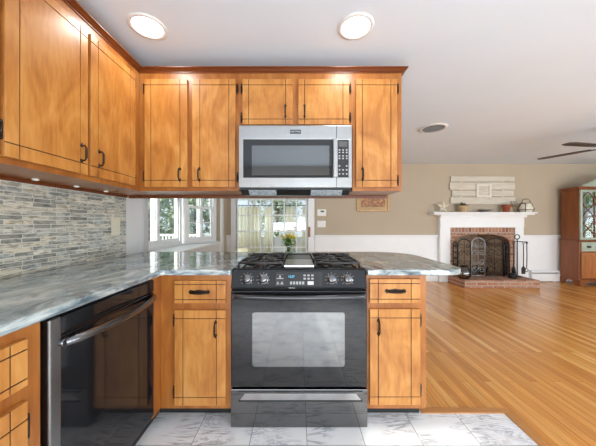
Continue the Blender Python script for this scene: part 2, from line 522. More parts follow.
def ball(bm, c, r, sub=2, sc=(1, 1, 1), mi=0, jitter=0.0):
    res = bmesh.ops.create_icosphere(bm, subdivisions=sub, radius=1.0)
    for v in res['verts']:
        k = 1 + random.uniform(-jitter, jitter)
        v.co = Vector((c[0] + v.co.x * r * sc[0] * k, c[1] + v.co.y * r * sc[1] * k, c[2] + v.co.z * r * sc[2] * k))
    for f in {f for v in res['verts'] for f in v.link_faces}:
        f.smooth = True
        f.material_index = mi


def leafq(bm, c, d, length, width, mi=0):
    """a small folded leaf blade from c along d"""
    d = Vector(d).normalized()
    s = d.cross(Vector((0, 0, 1)))
    if s.length < 1e-4:
        s = Vector((1, 0, 0))
    s.normalize()
    u = s.cross(d)
    c = Vector(c)
    p = [c, c + d * length * .5 + s * width * .5 + u * width * .2, c + d * length, c + d * length * .5 - s * width * .5 + u * width * .2, c + d * length * .5]
    v = [bm.verts.new(q) for q in p]
    for tri in ((0, 1, 4), (1, 2, 4), (2, 3, 4), (3, 0, 4)):
        f = bm.faces.new([v[i] for i in tri]); f.material_index = mi


ROOTM = {}


def empty(name, loc, rz=0.0, label=None, cat=None, group=None):
    o = bpy.data.objects.new(name, None)
    o.empty_display_size = 0.1
    COL.objects.link(o)
    o.location = loc
    o.rotation_euler = (0, 0, rz)
    ROOTM[o.name] = Matrix.Translation(Vector(loc)) @ Matrix.Rotation(rz, 4, 'Z')
    if label:
        tag(o, label, cat, group)
    return o


def tag(o, label, cat, group=None):
    o['label'] = label
    o['category'] = cat
    if group:
        o['group'] = group
    return o


def build(name, bm, mat, parent=None, local=False, bevel=0.0, label=None, segs=2):
    """links the bmesh as ONE object; world coordinates unless local (then in the thing's own frame)"""
    bmesh.ops.recalc_face_normals(bm, faces=bm.faces[:])
    me = bpy.data.meshes.new(name)
    o = bpy.data.objects.new(name, me)
    COL.objects.link(o)
    M = Matrix.Identity(4)
    if parent is not None:
        M = ROOTM[parent.name]
        o.parent = parent
        ROOTM[o.name] = M
        if not local:
            bm.transform(M.inverted())
    else:
        # a thing that is one mesh: its origin goes to its base centre
        xs = [v.co for v in bm.verts]
        mn = Vector((min(v.x for v in xs), min(v.y for v in xs), min(v.z for v in xs)))
        mx = Vector((max(v.x for v in xs), max(v.y for v in xs), max(v.z for v in xs)))
        ROOTM[o.name] = Matrix.Identity(4)
    bm.to_mesh(me)
    bm.free()
    for mm in (mat if isinstance(mat, (list, tuple)) else [mat]):
        me.materials.append(mm)
    if bevel:
        md = o.modifiers.new('bevel', 'BEVEL')
        md.width = bevel; md.segments = segs; md.limit_method = 'ANGLE'; md.angle_limit = 0.6
        md.harden_normals = False
    if label:
        o['label'] = label
    return o


def struct(name, bm, mat, bevel=0.0, parent=None):
    o = build(name, bm, mat, parent, bevel=bevel)
    if parent is None:
        o['kind'] = 'structure'
    return o


def rbox(name, x0, x1, y0, y1, z0, z1, mat, parent=None, bevel=0.0, label=None, local=False):
    bm = BM()
    box(bm, x0, x1, y0, y1, z0, z1)
    return build(name, bm, mat, parent, bevel=bevel, label=label, local=local)


def text(name, body, size, loc, rot, mat, parent, extrude=0.0004):
    c = bpy.data.curves.new(name, 'FONT')
    c.body = body; c.size = size; c.extrude = extrude; c.align_x = 'CENTER'; c.align_y = 'CENTER'
    o = bpy.data.objects.new(name, c)
    COL.objects.link(o)
    o.parent = parent
    o.matrix_world = Matrix.Identity(4)
    M = ROOTM[parent.name].inverted() @ Matrix.Translation(Vector(loc)) @ Matrix.Rotation(rot[2], 4, 'Z') @ Matrix.Rotation(rot[0], 4, 'X')
    o.matrix_local = M
    c.materials.append(mat)
    bpy.context.view_layer.update()
    me = bpy.data.meshes.new_from_object(o.evaluated_get(bpy.context.evaluated_depsgraph_get()))
    m2 = bpy.data.objects.new(name, me)
    bpy.data.objects.remove(o)
    COL.objects.link(m2)
    m2.name = name
    m2.parent = parent
    m2.matrix_local = M
    return m2


# pixel bearings turned to metres at a known distance
def PX(u, d):
    return (u - 298.0) * d / F


def PZ(v, d):
    return EYE - (v - 223.0) * d / F


# ------------------------------------------------------------------ room shell
H = 2.36            # ceiling
XL = -1.44          # kitchen left wall
YF = 5.12           # far wall of the living room
YB = -1.8           # rear wall
XR = 6.7            # right wall of the living room
EDGE = 1.266        # where the tile meets the oak floor on the right
YE = 1.60           # where the tile meets the oak floor at the peninsula

bm = BM(); box(bm, XL - .1, EDGE, YB - .1, YE, -0.08, 0.0); struct('floor', bm, MARBLE)
bm = BM(); box(bm, EDGE, XR + .1, YB - .1, YE, -0.08, 0.0); box(bm, XL - .1, XR + .1, YE, YF + .1, -0.08, 0.0); struct('floor', bm, OAKFLOOR)
bm = BM(); box(bm, 0.76, EDGE + 0.045, 1.558, YE + .004, 0.0002, 0.006)
bmT = bm
struct('trim_1', bmT, wood('threshold_oak', [(0.3, (0.42, 0.17, 0.04)), (0.7, (0.56, 0.26, 0.075))], scale=(1.5, 12, 12)), bevel=0.002)
bm = BM(); box(bm, EDGE, EDGE + 0.045, YB, 1.5575, 0.0002, 0.006); struct('trim_2', bm, MATS['threshold_oak'], bevel=0.002)

# ceiling
bm = BM(); box(bm, XL - .6, XR + .1, YB - .1, YF + .1, H, H + 0.1); struct('ceiling', bm, CEIL)

# left wall: kitchen part up to the bay, then a piece after the bay
BAY0, BAY1, XB = 2.42, 4.70, -1.90
bm = BM()
box(bm, XL - .10, XL, YB - .1, BAY0, 0, H)
box(bm, XL - .10, XL, BAY0, BAY1, 0, 0.80)
box(bm, XL - .10, XL, BAY0, BAY1, 2.12, H)
struct('wall_left', bm, WALLW)
bm = BM(); box(bm, XL - .10, XL, BAY1, YF, 0, H); struct('wall_left', bm, BEIGE)
# bay floor (window seat) and head
ang0, ang1 = (XB, 2.92), (XB, 4.12)
poly = [(XL - .10, BAY0 + .001), (XL - .10, BAY1 - .001), (XB - .06, 4.17), (XB - .06, 2.87)]
bm = BM(); prism(bm, poly, 'Z', 0.78, 0.82); box(bm, XL - .099, XL + 0.02, BAY0 + .001, BAY1 - .001, 0.8005, 0.825); struct('trim_3', bm, WHITE, bevel=0.004)
bm = BM(); prism(bm, poly, 'Z', 2.12, 2.2); struct('trim_4', bm, WHITE)
# casing round the bay opening
bm = BM()
box(bm, XL - .105, XL + .018, BAY0 - .075, BAY0 - .0005, 0.826, 2.119); struct('trim_5', bm, plain('grey_casing_paint', (0.55, 0.545, 0.54), 0.5, var=0.02), bevel=0.004)
bm = BM(); box(bm, XL - .105, XL + .018, BAY1 + .0005, BAY1 + .11, 0.0, 2.119); box(bm, XL + .018, XL + .03, BAY1 + .08, BAY1 + .11, 0.0, 2.119); struct('trim_6', bm, WHITE, bevel=0.004)

def bay_window(name, p0, p1, z0, z1, double_hung):
    """white framed window between two plan points; local x runs p0->p1, local y outwards"""
    p0, p1 = Vector((*p0, 0)), Vector((*p1, 0))
    d = p1 - p0
    L_ = d.length
    rz = math.atan2(d.y, d.x)
    e = empty(name, p0, rz)
    e['kind'] = 'structure'
    fw = 0.07
    bm = BM()
    box(bm, 0, fw, -.03, .06, z0, z1); box(bm, L_ - fw, L_, -.03, .06, z0, z1)
    box(bm, fw, L_ - fw, -.03, .06, z0, z0 + fw); box(bm, fw, L_ - fw, -.03, .06, z1 - fw, z1)
    build('window_frame', bm, WHITE, e, local=True, bevel=0.003)
    bm = BM(); box(bm, -.02, L_ + .02, -.07, -.031, z0 - .0, z0 + .022); build('window_sill', bm, WHITE, e, local=True, bevel=0.003)
    if double_hung:
        zm = 0.5 * (z0 + z1) - 0.03
        for k, (a, b, yy) in enumerate(((z0 + fw, zm + .02, 0.0), (zm - .02, z1 - fw, 0.03))):
            bm = BM(); sw = 0.042
            x0, x1 = fw + .002, L_ - fw - .002
            box(bm, x0, x0 + sw, yy - .012, yy + .012, a, b); box(bm, x1 - sw, x1, yy - .012, yy + .012, a, b)
            box(bm, x0 + sw, x1 - sw, yy - .012, yy + .012, a, a + sw); box(bm, x0 + sw, x1 - sw, yy - .012, yy + .012, b - sw, b)
            xm = (x0 + x1) / 2
            box(bm, xm - .009, xm + .009, yy - .008, yy + .008, a + sw, b - sw)
            zz = (a + b) / 2
            box(bm, x0 + sw, xm - .009, yy - .008, yy + .008, zz - .009, zz + .009)
            box(bm, xm + .009, x1 - sw, yy - .008, yy + .008, zz - .009, zz + .009)
            s_ = build('window_sash', bm, WHITE, e, local=True)
            bm = BM(); box(bm, x0 + .01, x1 - .01, yy - .002, yy + .002, a + .01, b - .01); build('pane', bm, GLASS, s_, local=True)
    else:
        bm = BM(); sw = 0.045; a, b = z0 + fw, z1 - fw; x0, x1 = fw + .002, L_ - fw - .002
        box(bm, x0, x0 + sw, -.012, .012, a, b); box(bm, x1 - sw, x1, -.012, .012, a, b)
        box(bm, x0 + sw, x1 - sw, -.012, .012, a, a + sw); box(bm, x0 + sw, x1 - sw, -.012, .012, b - sw, b)
        xm = x0 + (x1 - x0) * .42
        box(bm, xm - .03, xm + .03, -.010, .010, a + sw, b - sw)
        s_ = build('window_sash', bm, WHITE, e, local=True)
        bm = BM(); box(bm, x0 + .01, x1 - .01, -.002, .002, a + .01, b - .01); build('pane', bm, GLASS, s_, local=True)
    return e

bay_window('window_1', (XB, 2.95), (XB, 4.09), 0.821, 2.119, False)
bay_window('window_2', (XB + .02, 4.14), (XL - .08, 4.68), 0.821, 2.119, True)
bay_window('window_3', (XL - .08, 2.44), (XB + .02, 2.90), 0.821, 2.119, True)

# far wall with the porch door opening and the firebox opening
DX0, DX1, DZ = -1.25, 0.20, 2.02
FX0, FX1, FZ = 3.10, 4.215, 0.97
bm = BM()
for (a, b, z0, z1) in ((XL - .1, DX0, 0, H), (DX0, DX1, DZ, H), (DX1, FX0, 0, H), (FX0, FX1, FZ, H), (FX1, XR + .1, 0, H)):
    box(bm, a, b, YF, YF + .12, z0, z1)
struct('wall_far', bm, BEIGE)
# wainscot, chair rail and base along the far wall
RAIL = PZ(235, YF)
def wains(name, a, b):
    bm = BM()
    box(bm, a, b, YF - .012, YF - .0005, 0.0, RAIL - .03)
    box(bm, a, b, YF - .05, YF - .0005, RAIL - .028, RAIL)
    box(bm, a, b, YF - .022, YF - .0005, RAIL - .075, RAIL - .0305)
    struct(name, bm, WHITE, bevel=0.003)
    bm = BM(); box(bm, a, b, YF - .026, YF - .013, 0.0, 0.11); struct('baseboard_far', bm, WHITE, bevel=0.003)
wains('trim_7', DX1 + .135, 2.81)
wains('trim_8', 4.49, XR - .001)
wains('trim_9', XL + .001, DX0 - .105)
# door casing
bm = BM()
box(bm, DX0 - .10, DX0, YF - .02, YF + .12, 0, DZ + .1); box(bm, DX1, DX1 + .13, YF - .02, YF + .12, 0, DZ + .1); box(bm, DX0, DX1, YF - .02, YF + .12, DZ, DZ + .1)
struct('trim_10', bm, WHITE, bevel=0.004)
# right wall with a wide window, rear wall with openings
RWY0, RWY1, RZ0, RZ1 = 2.2, 4.5, 0.55, 2.1
bm = BM()
box(bm, XR, XR + .12, YB - .1, RWY0, 0, H); box(bm, XR, XR + .12, RWY1, YF, 0, H)
box(bm, XR, XR + .12, RWY0, RWY1, 0, RZ0); box(bm, XR, XR + .12, RWY0, RWY1, RZ1, H)
struct('wall_right', bm, BEIGE)
KX0, KX1, KZ1 = -0.05, 0.75, 2.02
bm = BM()
box(bm, XL, KX0, YB - .12, YB, 0, H); box(bm, KX0, KX1, YB - .12, YB, KZ1, H); box(bm, KX1, XR, YB - .12, YB, 0, H)
struct('wall_rear', bm, WALLW)
# rear kitchen glass door the sun comes through
d2 = empty('door_2', (KX0, YB - .06, 0)); d2['kind'] = 'structure'
bm = BM()
box(bm, KX0 + .002, KX0 + .09, YB - .08, YB - .04, 0.01, KZ1 - .002); box(bm, KX1 - .09, KX1 - .002, YB - .08, YB - .04, 0.01, KZ1 - .002)
box(bm, KX0 + .09, KX1 - .09, YB - .08, YB - .04, KZ1 - .10, KZ1 - .002); box(bm, KX0 + .09, KX1 - .09, YB - .08, YB - .04, 0.01, 0.2)
build('door_frame', bm, WHITE, d2, bevel=.003)
bm = BM(); box(bm, KX0 + .08, KX1 - .08, YB - .062, YB - .058, 0.19, KZ1 - .09); build('pane', bm, GLASS, d2)

# right window unit
w4 = empty('window_4', (XR, RWY0, RZ0)); w4['kind'] = 'structure'
bm = BM()
ym = (RWY0 + RWY1) / 2
for a, b in ((RWY0 + .001, RWY0 + .07), (ym - .05, ym + .05), (RWY1 - .07, RWY1 - .001)):
    box(bm, XR - .02, XR + .1, a, b, RZ0 + .001, RZ1 - .001)
for a, b in ((RWY0 + .07, ym - .05), (ym + .05, RWY1 - .07)):
    box(bm, XR - .02, XR + .1, a, b, RZ0 + .001, RZ0 + .07); box(bm, XR - .02, XR + .1, a, b, RZ1 - .07, RZ1 - .001)
    box(bm, XR + .02, XR + .05, a, b, 1.30, 1.345)
build('window_frame', bm, WHITE, w4, bevel=.003)
bm = BM(); box(bm, XR + .03, XR + .035, RWY0 + .06, RWY1 - .06, RZ0 + .06, RZ1 - .06); build('pane', bm, GLASS, w4)

# sliding porch door with white grille (door_1)
d1 = empty('door_1', ((DX0 + DX1) / 2, YF + .05, 0)); d1['kind'] = 'structure'
bm = BM(); sw = .035
a, b = DX0 + .002, DX1 - .002
box(bm, a, a + .02, YF + .03, YF + .07, .005, DZ - .002); box(bm, b - .045, b, YF + .03, YF + .07, .005, DZ - .002)
box(bm, a + .02, b - .045, YF + .03, YF + .07, DZ - .06, DZ - .002); box(bm, a + .02, b - .045, YF + .03, YF + .07, .005, .16)
build('door_frame', bm, WHITE, d1, bevel=.003)
bm = BM()
for u in (248.5, 260.6, 272.4, 284.2, 296.4):
    x = PX(u, YF + .04); k = .016 if abs(u - 272.4) < .1 else .012
    box(bm, x - k, x + k, YF + .034, YF + .05, .16, DZ - .06)
for v in (197.6, 215.2, 231.2, 247.2, 264.0, 280 - 2):
    z = PZ(v, YF + .04)
    box(bm, a + .02, b - .045, YF + .0335, YF + .0345, z - .013, z + .013)
z = PZ(181.5, YF)
build('muntin_grille', bm, WHITE, d1)
bm = BM(); box(bm, a + .015, b - .04, YF + .052, YF + .057, .15, DZ - .05); build('pane', bm, GLASS, d1)
bm = BM(); xh = PX(309.2, YF)
box(bm, xh - .02, xh + .02, YF - .03, YF - .0205, PZ(237, YF), PZ(226.8, YF)); tube(bm, [(xh, YF - .032, PZ(235, YF)), (xh, YF - .06, PZ(234, YF)), (xh, YF - .06, PZ(230, YF)), (xh, YF - .032, PZ(229, YF))], .008)
build('door_handle', bm, BRASS, d1, bevel=.002)

# ------------------------------------------------------------------ backsplash, counters
bm = BM(); box(bm, XL + .0005, XL + .009, -0.6, 2.114, 0.904, 1.378); struct('wall_tile_left', bm, MOSAIC)

CT, CTH = 0.902, 0.032
RX0, RX1 = -0.384, 0.396
YCF, YCB = 1.452, 2.37
# L-shaped counter with a slot for the range and a rounded bar end
def arc(cx, cy, r, a0, a1, n=8):
    return [(cx + r * math.cos(math.radians(a0 + (a1 - a0) * k / n)), cy + r * math.sin(math.radians(a0 + (a1 - a0) * k / n))) for k in range(n + 1)]
XCE = 0.985
left_poly = [(XL + .011, -0.6), (-0.780, -0.6), (-0.780, YCF - .012), (-0.768, YCF), (RX0 - .003, YCF), (RX0 - .003, 2.105), (RX1 + .003, 2.105), (RX1 + .003, YCF)]
left_poly += arc(XCE - .12, YCF + .12, .12, -90, 0) + arc(XCE - .30, YCB - .30, .30, 0, 90, 12) + [(XL + .001, YCB), (XL + .001, 2.116), (XL + .011, 2.116)]
bm = BM(); prism(bm, left_poly, 'Z', CT - CTH, CT)
ct = build('countertop', bm, GRANITE, bevel=0.006, segs=3)
tag(ct, 'polished blue-grey granite countertop running along the tiled wall and around the range', 'countertop')

# ------------------------------------------------------------------ cabinets
DT = 0.019


def grooved_panel(bm, x0, x1, z0, z1, gx, gz, yb=0.0, t=DT, gw=0.0042):
    """slab with a V-line grid cut in its front, floor darkened as stain and shade; front faces local -y"""
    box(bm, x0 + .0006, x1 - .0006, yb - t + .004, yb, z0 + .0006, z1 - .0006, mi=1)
    xs = [x0] + sorted(gx) + [x1]
    zs = [z0] + sorted(gz) + [z1]
    for i in range(len(xs) - 1):
        for j in range(len(zs) - 1):
            a = xs[i] + (gw / 2 if i > 0 else 0); b = xs[i + 1] - (gw / 2 if i < len(xs) - 2 else 0)
            c = zs[j] + (gw / 2 if j > 0 else 0); d = zs[j + 1] - (gw / 2 if j < len(zs) - 2 else 0)
            box(bm, a, b, yb - t, yb - t + .0045, c, d)
    # solid edge round the slab
    box(bm, x0, x0 + .004, yb - t + .0045, yb, z0, z1); box(bm, x1 - .004, x1, yb - t + .0045, yb, z0, z1)
    box(bm, x0 + .004, x1 - .004, yb - t + .0045, yb, z0, z0 + .004); box(bm, x0 + .004, x1 - .004, yb - t + .0045, yb, z1 - .004, z1)


def pull(parent, x, z, length, vertical, y=-DT):
    """dark bronze bail pull with a twisted grip and pointed back plates"""
    bm = BM()
    h = length / 2
    def P(s, out):
        return (x, y - out, z + s) if vertical else (x + s, y - out, z)
    pts = [P(-h * .8, 0.0), P(-h * .8, .018), P(-h * .6, .024), P(0, .026), P(h * .6, .024), P(h * .8, .018), P(h * .8, 0.0)]
    tube(bm, pts, .0042, 8)
    grip = [P(h * .55 * (k / 6 - 1), .0255) for k in range(13)]
    tube(bm, grip, .0062, 8, taper=[.7 + .3 * (k % 2) for k in range(13)])
    for s in (-.8, .8):
        c = P(s * h, 0)
        M = Matrix.Rotation(PI / 2, 4, 'X')
        lathe(bm, [(0.0, 0.0065), (.006, .0055), (.0085, .002), (.009, .0002)], (c[0], c[1] - .0004, c[2]), 12, M=M)
        e = P(s * h * 1.22, 0.003)
        ball(bm, e, .006, 1, (0.7, .5, 1.3) if vertical else (1.3, .5, .7))
    return build('handle', bm, BRONZE, parent, local=True)


def drawer_pull(parent, x, z, length, y=-DT):
    """cup-backed bail: long oval plate with a bar in front"""
    bm = BM()
    h = length / 2
    poly = [(x - h, z), (x - h * .85, z + .013), (x - h * .55, z + .008), (x, z + .014), (x + h * .55, z + .008), (x + h * .85, z + .013), (x + h, z), (x + h * .85, z - .013), (x + h * .55, z - .009), (x, z - .012), (x - h * .55, z - .009), (x - h * .85, z - .013)]
    prism(bm, poly, 'Y', y - .003, y - .0003)
    tube(bm, [(x - h * .8, y - .003, z), (x - h * .75, y - .02, z - .002), (x - h * .3, y - .026, z - .004), (x + h * .3, y - .026, z - .004), (x + h * .75, y - .02, z - .002), (x + h * .8, y - .003, z)], .005, 8)
    return build('handle', bm, BRONZE, parent, local=True)


def hinge(parent, x, z, y=0.0):
    bm = BM()
    tube(bm, [(x, y - .010, z - .026), (x, y - .010, z + .026)], .0048, 8)
    ball(bm, (x, y - .010, z + .031), .0058, 1, (1, 1, 1.4)); ball(bm, (x, y - .010, z - .031), .0058, 1, (1, 1, 1.4))
    box(bm, x - .008, x + .008, y - .0062, y - .0007, z - .020, z + .020)
    return build('hinge', bm, BRONZE, parent, local=True)


def cabinet(name, label, cat, loc, rz, x0, x1, depth, z0, z1, doors=(), drawers=(), kick=False, kick_x0=None, kick_in=.055, group=None, filler=None, body_x0=None):
    e = empty(name, loc, rz, label, cat, group)
    # body behind the face frame
    bm = BM(); box(bm, x0 if body_x0 is None else body_x0, x1, .0195, depth, z0, z1)
    if kick and filler:
        pass
    build('cabinet_body', bm, CABF, e, local=True, bevel=.001)
    ops = [(d['x'][0] + .012, d['x'][1] - .012, d['z'][0] + .012, d['z'][1] - .012) for d in list(doors) + list(drawers)]
    xs = sorted({x0, x1, *[o[0] for o in ops], *[o[1] for o in ops]})
    zs = sorted({z0, z1, *[o[2] for o in ops], *[o[3] for o in ops]})
    bm = BM()
    for i in range(len(xs) - 1):
        for j in range(len(zs) - 1):
            cx, cz = (xs[i] + xs[i + 1]) / 2, (zs[j] + zs[j + 1]) / 2
            if not any(o[0] < cx < o[1] and o[2] < cz < o[3] for o in ops):
                box(bm, xs[i], xs[i + 1], 0, .019, zs[j], zs[j + 1])
    bmesh.ops.remove_doubles(bm, verts=bm.verts[:], dist=1e-6)
    build('face_frame', bm, CABF, e, local=True)
    for d in doors:
        bm = BM(); grooved_panel(bm, *d['x'], *d['z'], d['gx'], d['gz'], yb=-.0004)
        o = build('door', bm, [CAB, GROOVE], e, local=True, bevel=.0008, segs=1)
        if d.get('pull'):
            pull(o, d['pull'][0], d['pull'][1], .095, True)
        for hz in d.get('hz', ()):
            hinge(o, d['hx'], hz)
    for d in drawers:
        bm = BM(); grooved_panel(bm, *d['x'], *d['z'], d['gx'], d['gz'], yb=-.0004)
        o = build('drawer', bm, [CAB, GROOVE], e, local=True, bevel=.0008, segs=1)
        if d.get('pull'):
            drawer_pull(o, d['pull'][0], d['pull'][1], .125)
    if kick:
        bm = BM(); box(bm, x0 if kick_x0 is None else kick_x0, x1, kick_in, kick_in + .015, 0.0, z0 - .0005)
        build('toe_kick', bm, KICK, e, local=True)
        bm = BM(); box(bm, x0 + .001, x1 - .001, kick_in + .0155, depth - .015, 0.0, z0 - .0005)
        build('plinth', bm, KICK, e, local=True)
    return e


YU = 1.812      # face of the upper cabinets over the peninsula
YBASE = 1.482   # face of the base cabinets
def U(u):
    return PX(u, YU - DT)
def ZU(v):
    return PZ(v, YU - DT)
def B(u):
    return PX(u, YBASE - DT)
def ZB(v):
    return PZ(v, YBASE - DT)

ZT, ZBOT = 2.262, 1.398
DZ0, DZ1 = ZU(187), ZU(79)
XCORN = -1.13   # face of the left-hand upper run
DEPU = .325
# back uppers: left pair
cabinet('wall_cabinet', 'two-door honey birch wall cabinet left of the microwave', 'cabinet', (0, YU, 0), 0, XCORN - .001, U(239.0), DEPU, ZBOT, ZT, body_x0=XL + .001,
        doors=[dict(x=(U(144.4), U(187)), z=(DZ0, DZ1), gx=[U(150.7), U(179.9)], gz=[ZU(180.3), ZU(84.8)], pull=(U(179.9), ZU(174.5)), hx=U(143.0), hz=(ZU(88), ZU(176))),
               dict(x=(U(192.2), U(235.3)), z=(DZ0, DZ1), gx=[U(199.8), U(228.7)], gz=[ZU(180.3), ZU(84.8)], pull=(U(199.3), ZU(174.5)), hx=U(237.0), hz=(ZU(88), ZU(177)))])
MZ0 = PZ(124.2, 1.74)
cabinet('wall_cabinet', 'short two-door honey birch cabinet directly above the microwave', 'cabinet', (0, YU, 0), 0, U(239.0) + .0005, U(353.0), DEPU, MZ0 + .012, ZT,
        doors=[dict(x=(U(242.6), U(292.6)), z=(MZ0 + .02, DZ1), gx=[U(248.6), U(285.6)], gz=[ZU(119.0), ZU(84.8)], pull=(U(285.4), ZU(111)), hx=U(241.2), hz=(ZU(88), ZU(117))),
               dict(x=(U(298.4), U(349.0)), z=(MZ0 + .02, DZ1), gx=[U(304.6), U(343.0)], gz=[ZU(119.0), ZU(84.8)], pull=(U(304.6), ZU(111)), hx=U(350.6), hz=(ZU(88), ZU(117)))])
XUE = U(402.7)
cabinet('wall_cabinet', 'single-door honey birch wall cabinet right of the microwave', 'cabinet', (0, YU, 0), 0, U(353.0) + .0005, XUE, DEPU, ZBOT, ZT,
        doors=[dict(x=(U(356.1), U(397.2)), z=(DZ0, DZ1), gx=[U(362.4), U(390.9)], gz=[ZU(180.3), ZU(84.8)], pull=(U(362.6), ZU(174)), hx=U(398.6), hz=(ZU(88), ZU(180)))])
# left run: local x runs along +Y, face looks to +X
LY0 = 0.19
def LY(u):
    return 1.13 * F / (298 - u) * ((1.13 - DT) / 1.13) - LY0
cabinet('wall_cabinet', 'long honey birch wall cabinet mounted above the mosaic backsplash', 'cabinet', (XCORN, LY0, 0), PI / 2, 0.0, YU - LY0 - .0015, .308, ZBOT, ZT,
        doors=[dict(x=(0.372, 0.752), z=(DZ0, DZ1), gx=[.43, .69], gz=[DZ0 + .055, DZ1 - .042], pull=(.69, DZ0 + .10)),
               dict(x=(LY(5), LY(88)), z=(DZ0, DZ1), gx=[LY(20), LY(80.5)], gz=[DZ0 + .055, DZ1 - .042], pull=(LY(81.5), DZ0 + .105), hx=LY(3.5), hz=(DZ0 + .10, DZ1 - .1)),
               dict(x=(LY(91), LY(135.6)), z=(DZ0, DZ1), gx=[LY(98.5), LY(130.5)], gz=[DZ0 + .055, DZ1 - .042], pull=(LY(99.2), DZ0 + .105), hx=LY(136.6), hz=(DZ0 + .045, DZ1 - .05))])

# crown moulding
def crown_profile():
    return [(0, 0), (-.006, 0), (-.006, .012), (-.012, .016), (-.022, .030), (-.028, .034), (-.034, .036), (-.034, .047), (0, .047)]
pr = [(o, z * .64) for o, z in crown_profile()]
bm = BM()
zc = 2.238
def crown_pt(i, p):
    o, z = p
    return [(XCORN - o, LY0 - .0), (XCORN - o, YU + o), (XUE - o, YU + o), (XUE - o, YU + DEPU)][i], zc + z
rings = []
pr2 = [(o - .0006, z) for o, z in pr]
for i in range(4):
    rings.append([bm.verts.new((*crown_pt(i, p)[0], crown_pt(i, p)[1])) for p in pr2])
n = len(pr2)
for a, b in zip(rings[:-1], rings[1:]):
    for k in range(n):
        bm.faces.new((a[k], a[(k + 1) % n], b[(k + 1) % n], b[k]))
bm.faces.new(rings[0]); bm.faces.new(rings[-1][::-1])
cr = build('crown_molding', bm, CROWNW)
tag(cr, 'dark-stained crown molding along the top of the honey wall cabinets', 'molding')

# light rails under the uppers: thin wall strip and front lip
bm = BM(); box(bm, XL + .0006, XL + .022, LY0, 2.11, 1.3785, ZBOT - .0006)
o = build('light_rail', bm, CROWNW); tag(o, 'dark wooden strip along the wall under the left wall cabinets', 'molding')
bm = BM(); box(bm, XL + .03, XUE, YU + .302, YU + .324, ZBOT - .022, ZBOT - .0006); 
o = build('light_rail', bm, CROWNW); tag(o, 'dark wooden strip under the rear edge of the peninsula wall cabinets', 'molding')
for yy, lab in ((1.316, 'small puck light under the tiled-wall cabinet nearest the camera'), (1.56, 'small puck light under the tiled-wall cabinet, middle of three'), (1.80, 'small puck light under the tiled-wall cabinet nearest the corner')):
    e = empty('puck_light', (-1.36, yy, ZBOT), 0, lab, 'light', 'under-cabinet puck lights')
    bm = BM(); lathe(bm, [(.014, -.0005), (.014, -.006), (.011, -.008)], (-1.36, yy, ZBOT), 20); build('housing', bm, WHITEP, e)
    bm = BM(); lathe(bm, [(.0108, -.0075), (.007, -.009), (0, -.0095)], (-1.36, yy, ZBOT), 20); build('lens', bm, PUCK, e)

# base cabinets
XF = -0.802
ZB0, ZBT = 0.088, CT - CTH - .001
DEPB = .60
cabinet('base_cabinet', 'honey birch base cabinet with drawer left of the range', 'cabinet', (0, YBASE, 0), 0, XF + .001, RX0 - .003, DEPB, ZB0, ZBT, kick=True, kick_x0=XF - .054, kick_in=.085,
        doors=[dict(x=(B(174.5), B(225.6)), z=(ZB(405.8), ZB(310.4)), gx=[B(182.8), B(216.3)], gz=[ZB(397.5), ZB(318.7)], pull=(B(215.7), ZB(329)), hx=B(173.2), hz=(ZB(321), ZB(393)))],
        drawers=[dict(x=(B(174.5), B(225.6)), z=(ZB(303.3), ZB(280.7)), gx=[B(182.8), B(216.3)], gz=[ZB(299.6), ZB(284.4)], pull=(B(199.5), ZB(292)))])
cabinet('base_cabinet', 'honey birch base cabinet with drawer at the open peninsula end', 'cabinet', (0, YBASE, 0), 0, RX1 + .003, PX(426, YBASE), DEPB, ZB0, ZBT, kick=True, kick_in=.085,
        doors=[dict(x=(B(370), B(420.4)), z=(ZB(405), ZB(309.2)), gx=[B(378.3), B(411.2)], gz=[ZB(397), ZB(318)], pull=(B(378.4), ZB(327)), hx=B(421.4), hz=(ZB(321), ZB(391)))],
        drawers=[dict(x=(B(370), B(420.4)), z=(ZB(303), ZB(279.2)), gx=[B(378.3), B(411.2)], gz=[ZB(299.2), ZB(283.6)], pull=(B(395.4), ZB(291)))])
# corner filler panel facing the aisle
bm = BM(); box(bm, XF - .018, XF, 1.402, YBASE + .019, ZB0, ZBT)
e = empty('corner_filler', (XF, 1.46, 0), 0, 'narrow birch filler panel between the dishwasher and corner cabinet', 'cabinet panel')
build('panel', bm, CABF, e, bevel=.001)
bm = BM(); box(bm, XF - .075, XF - .0555, 1.397, YBASE + .084, 0, ZB0 - .001); build('toe_kick', bm, KICK, e)
# near left base cabinet
NY0 = -0.1
NYE = 0.790 - NY0
cabinet('base_cabinet', 'honey birch base cabinet on the camera side of the dishwasher', 'cabinet', (XF, NY0, 0), PI / 2, 0, NYE, .60, ZB0, ZBT, kick=True,
        doors=[dict(x=(NYE - .44, NYE - .054), z=(ZB(405.8), .655), gx=[NYE - .38, NYE - .098], gz=[.16, .602], hx=NYE - .046, hz=(.17, .575), pull=(NYE - .38, .55))],
        drawers=[dict(x=(NYE - .44, NYE - .054), z=(.700, .835), gx=[NYE - .38, NYE - .098], gz=[.721, .805], pull=(NYE - .24, .765))])

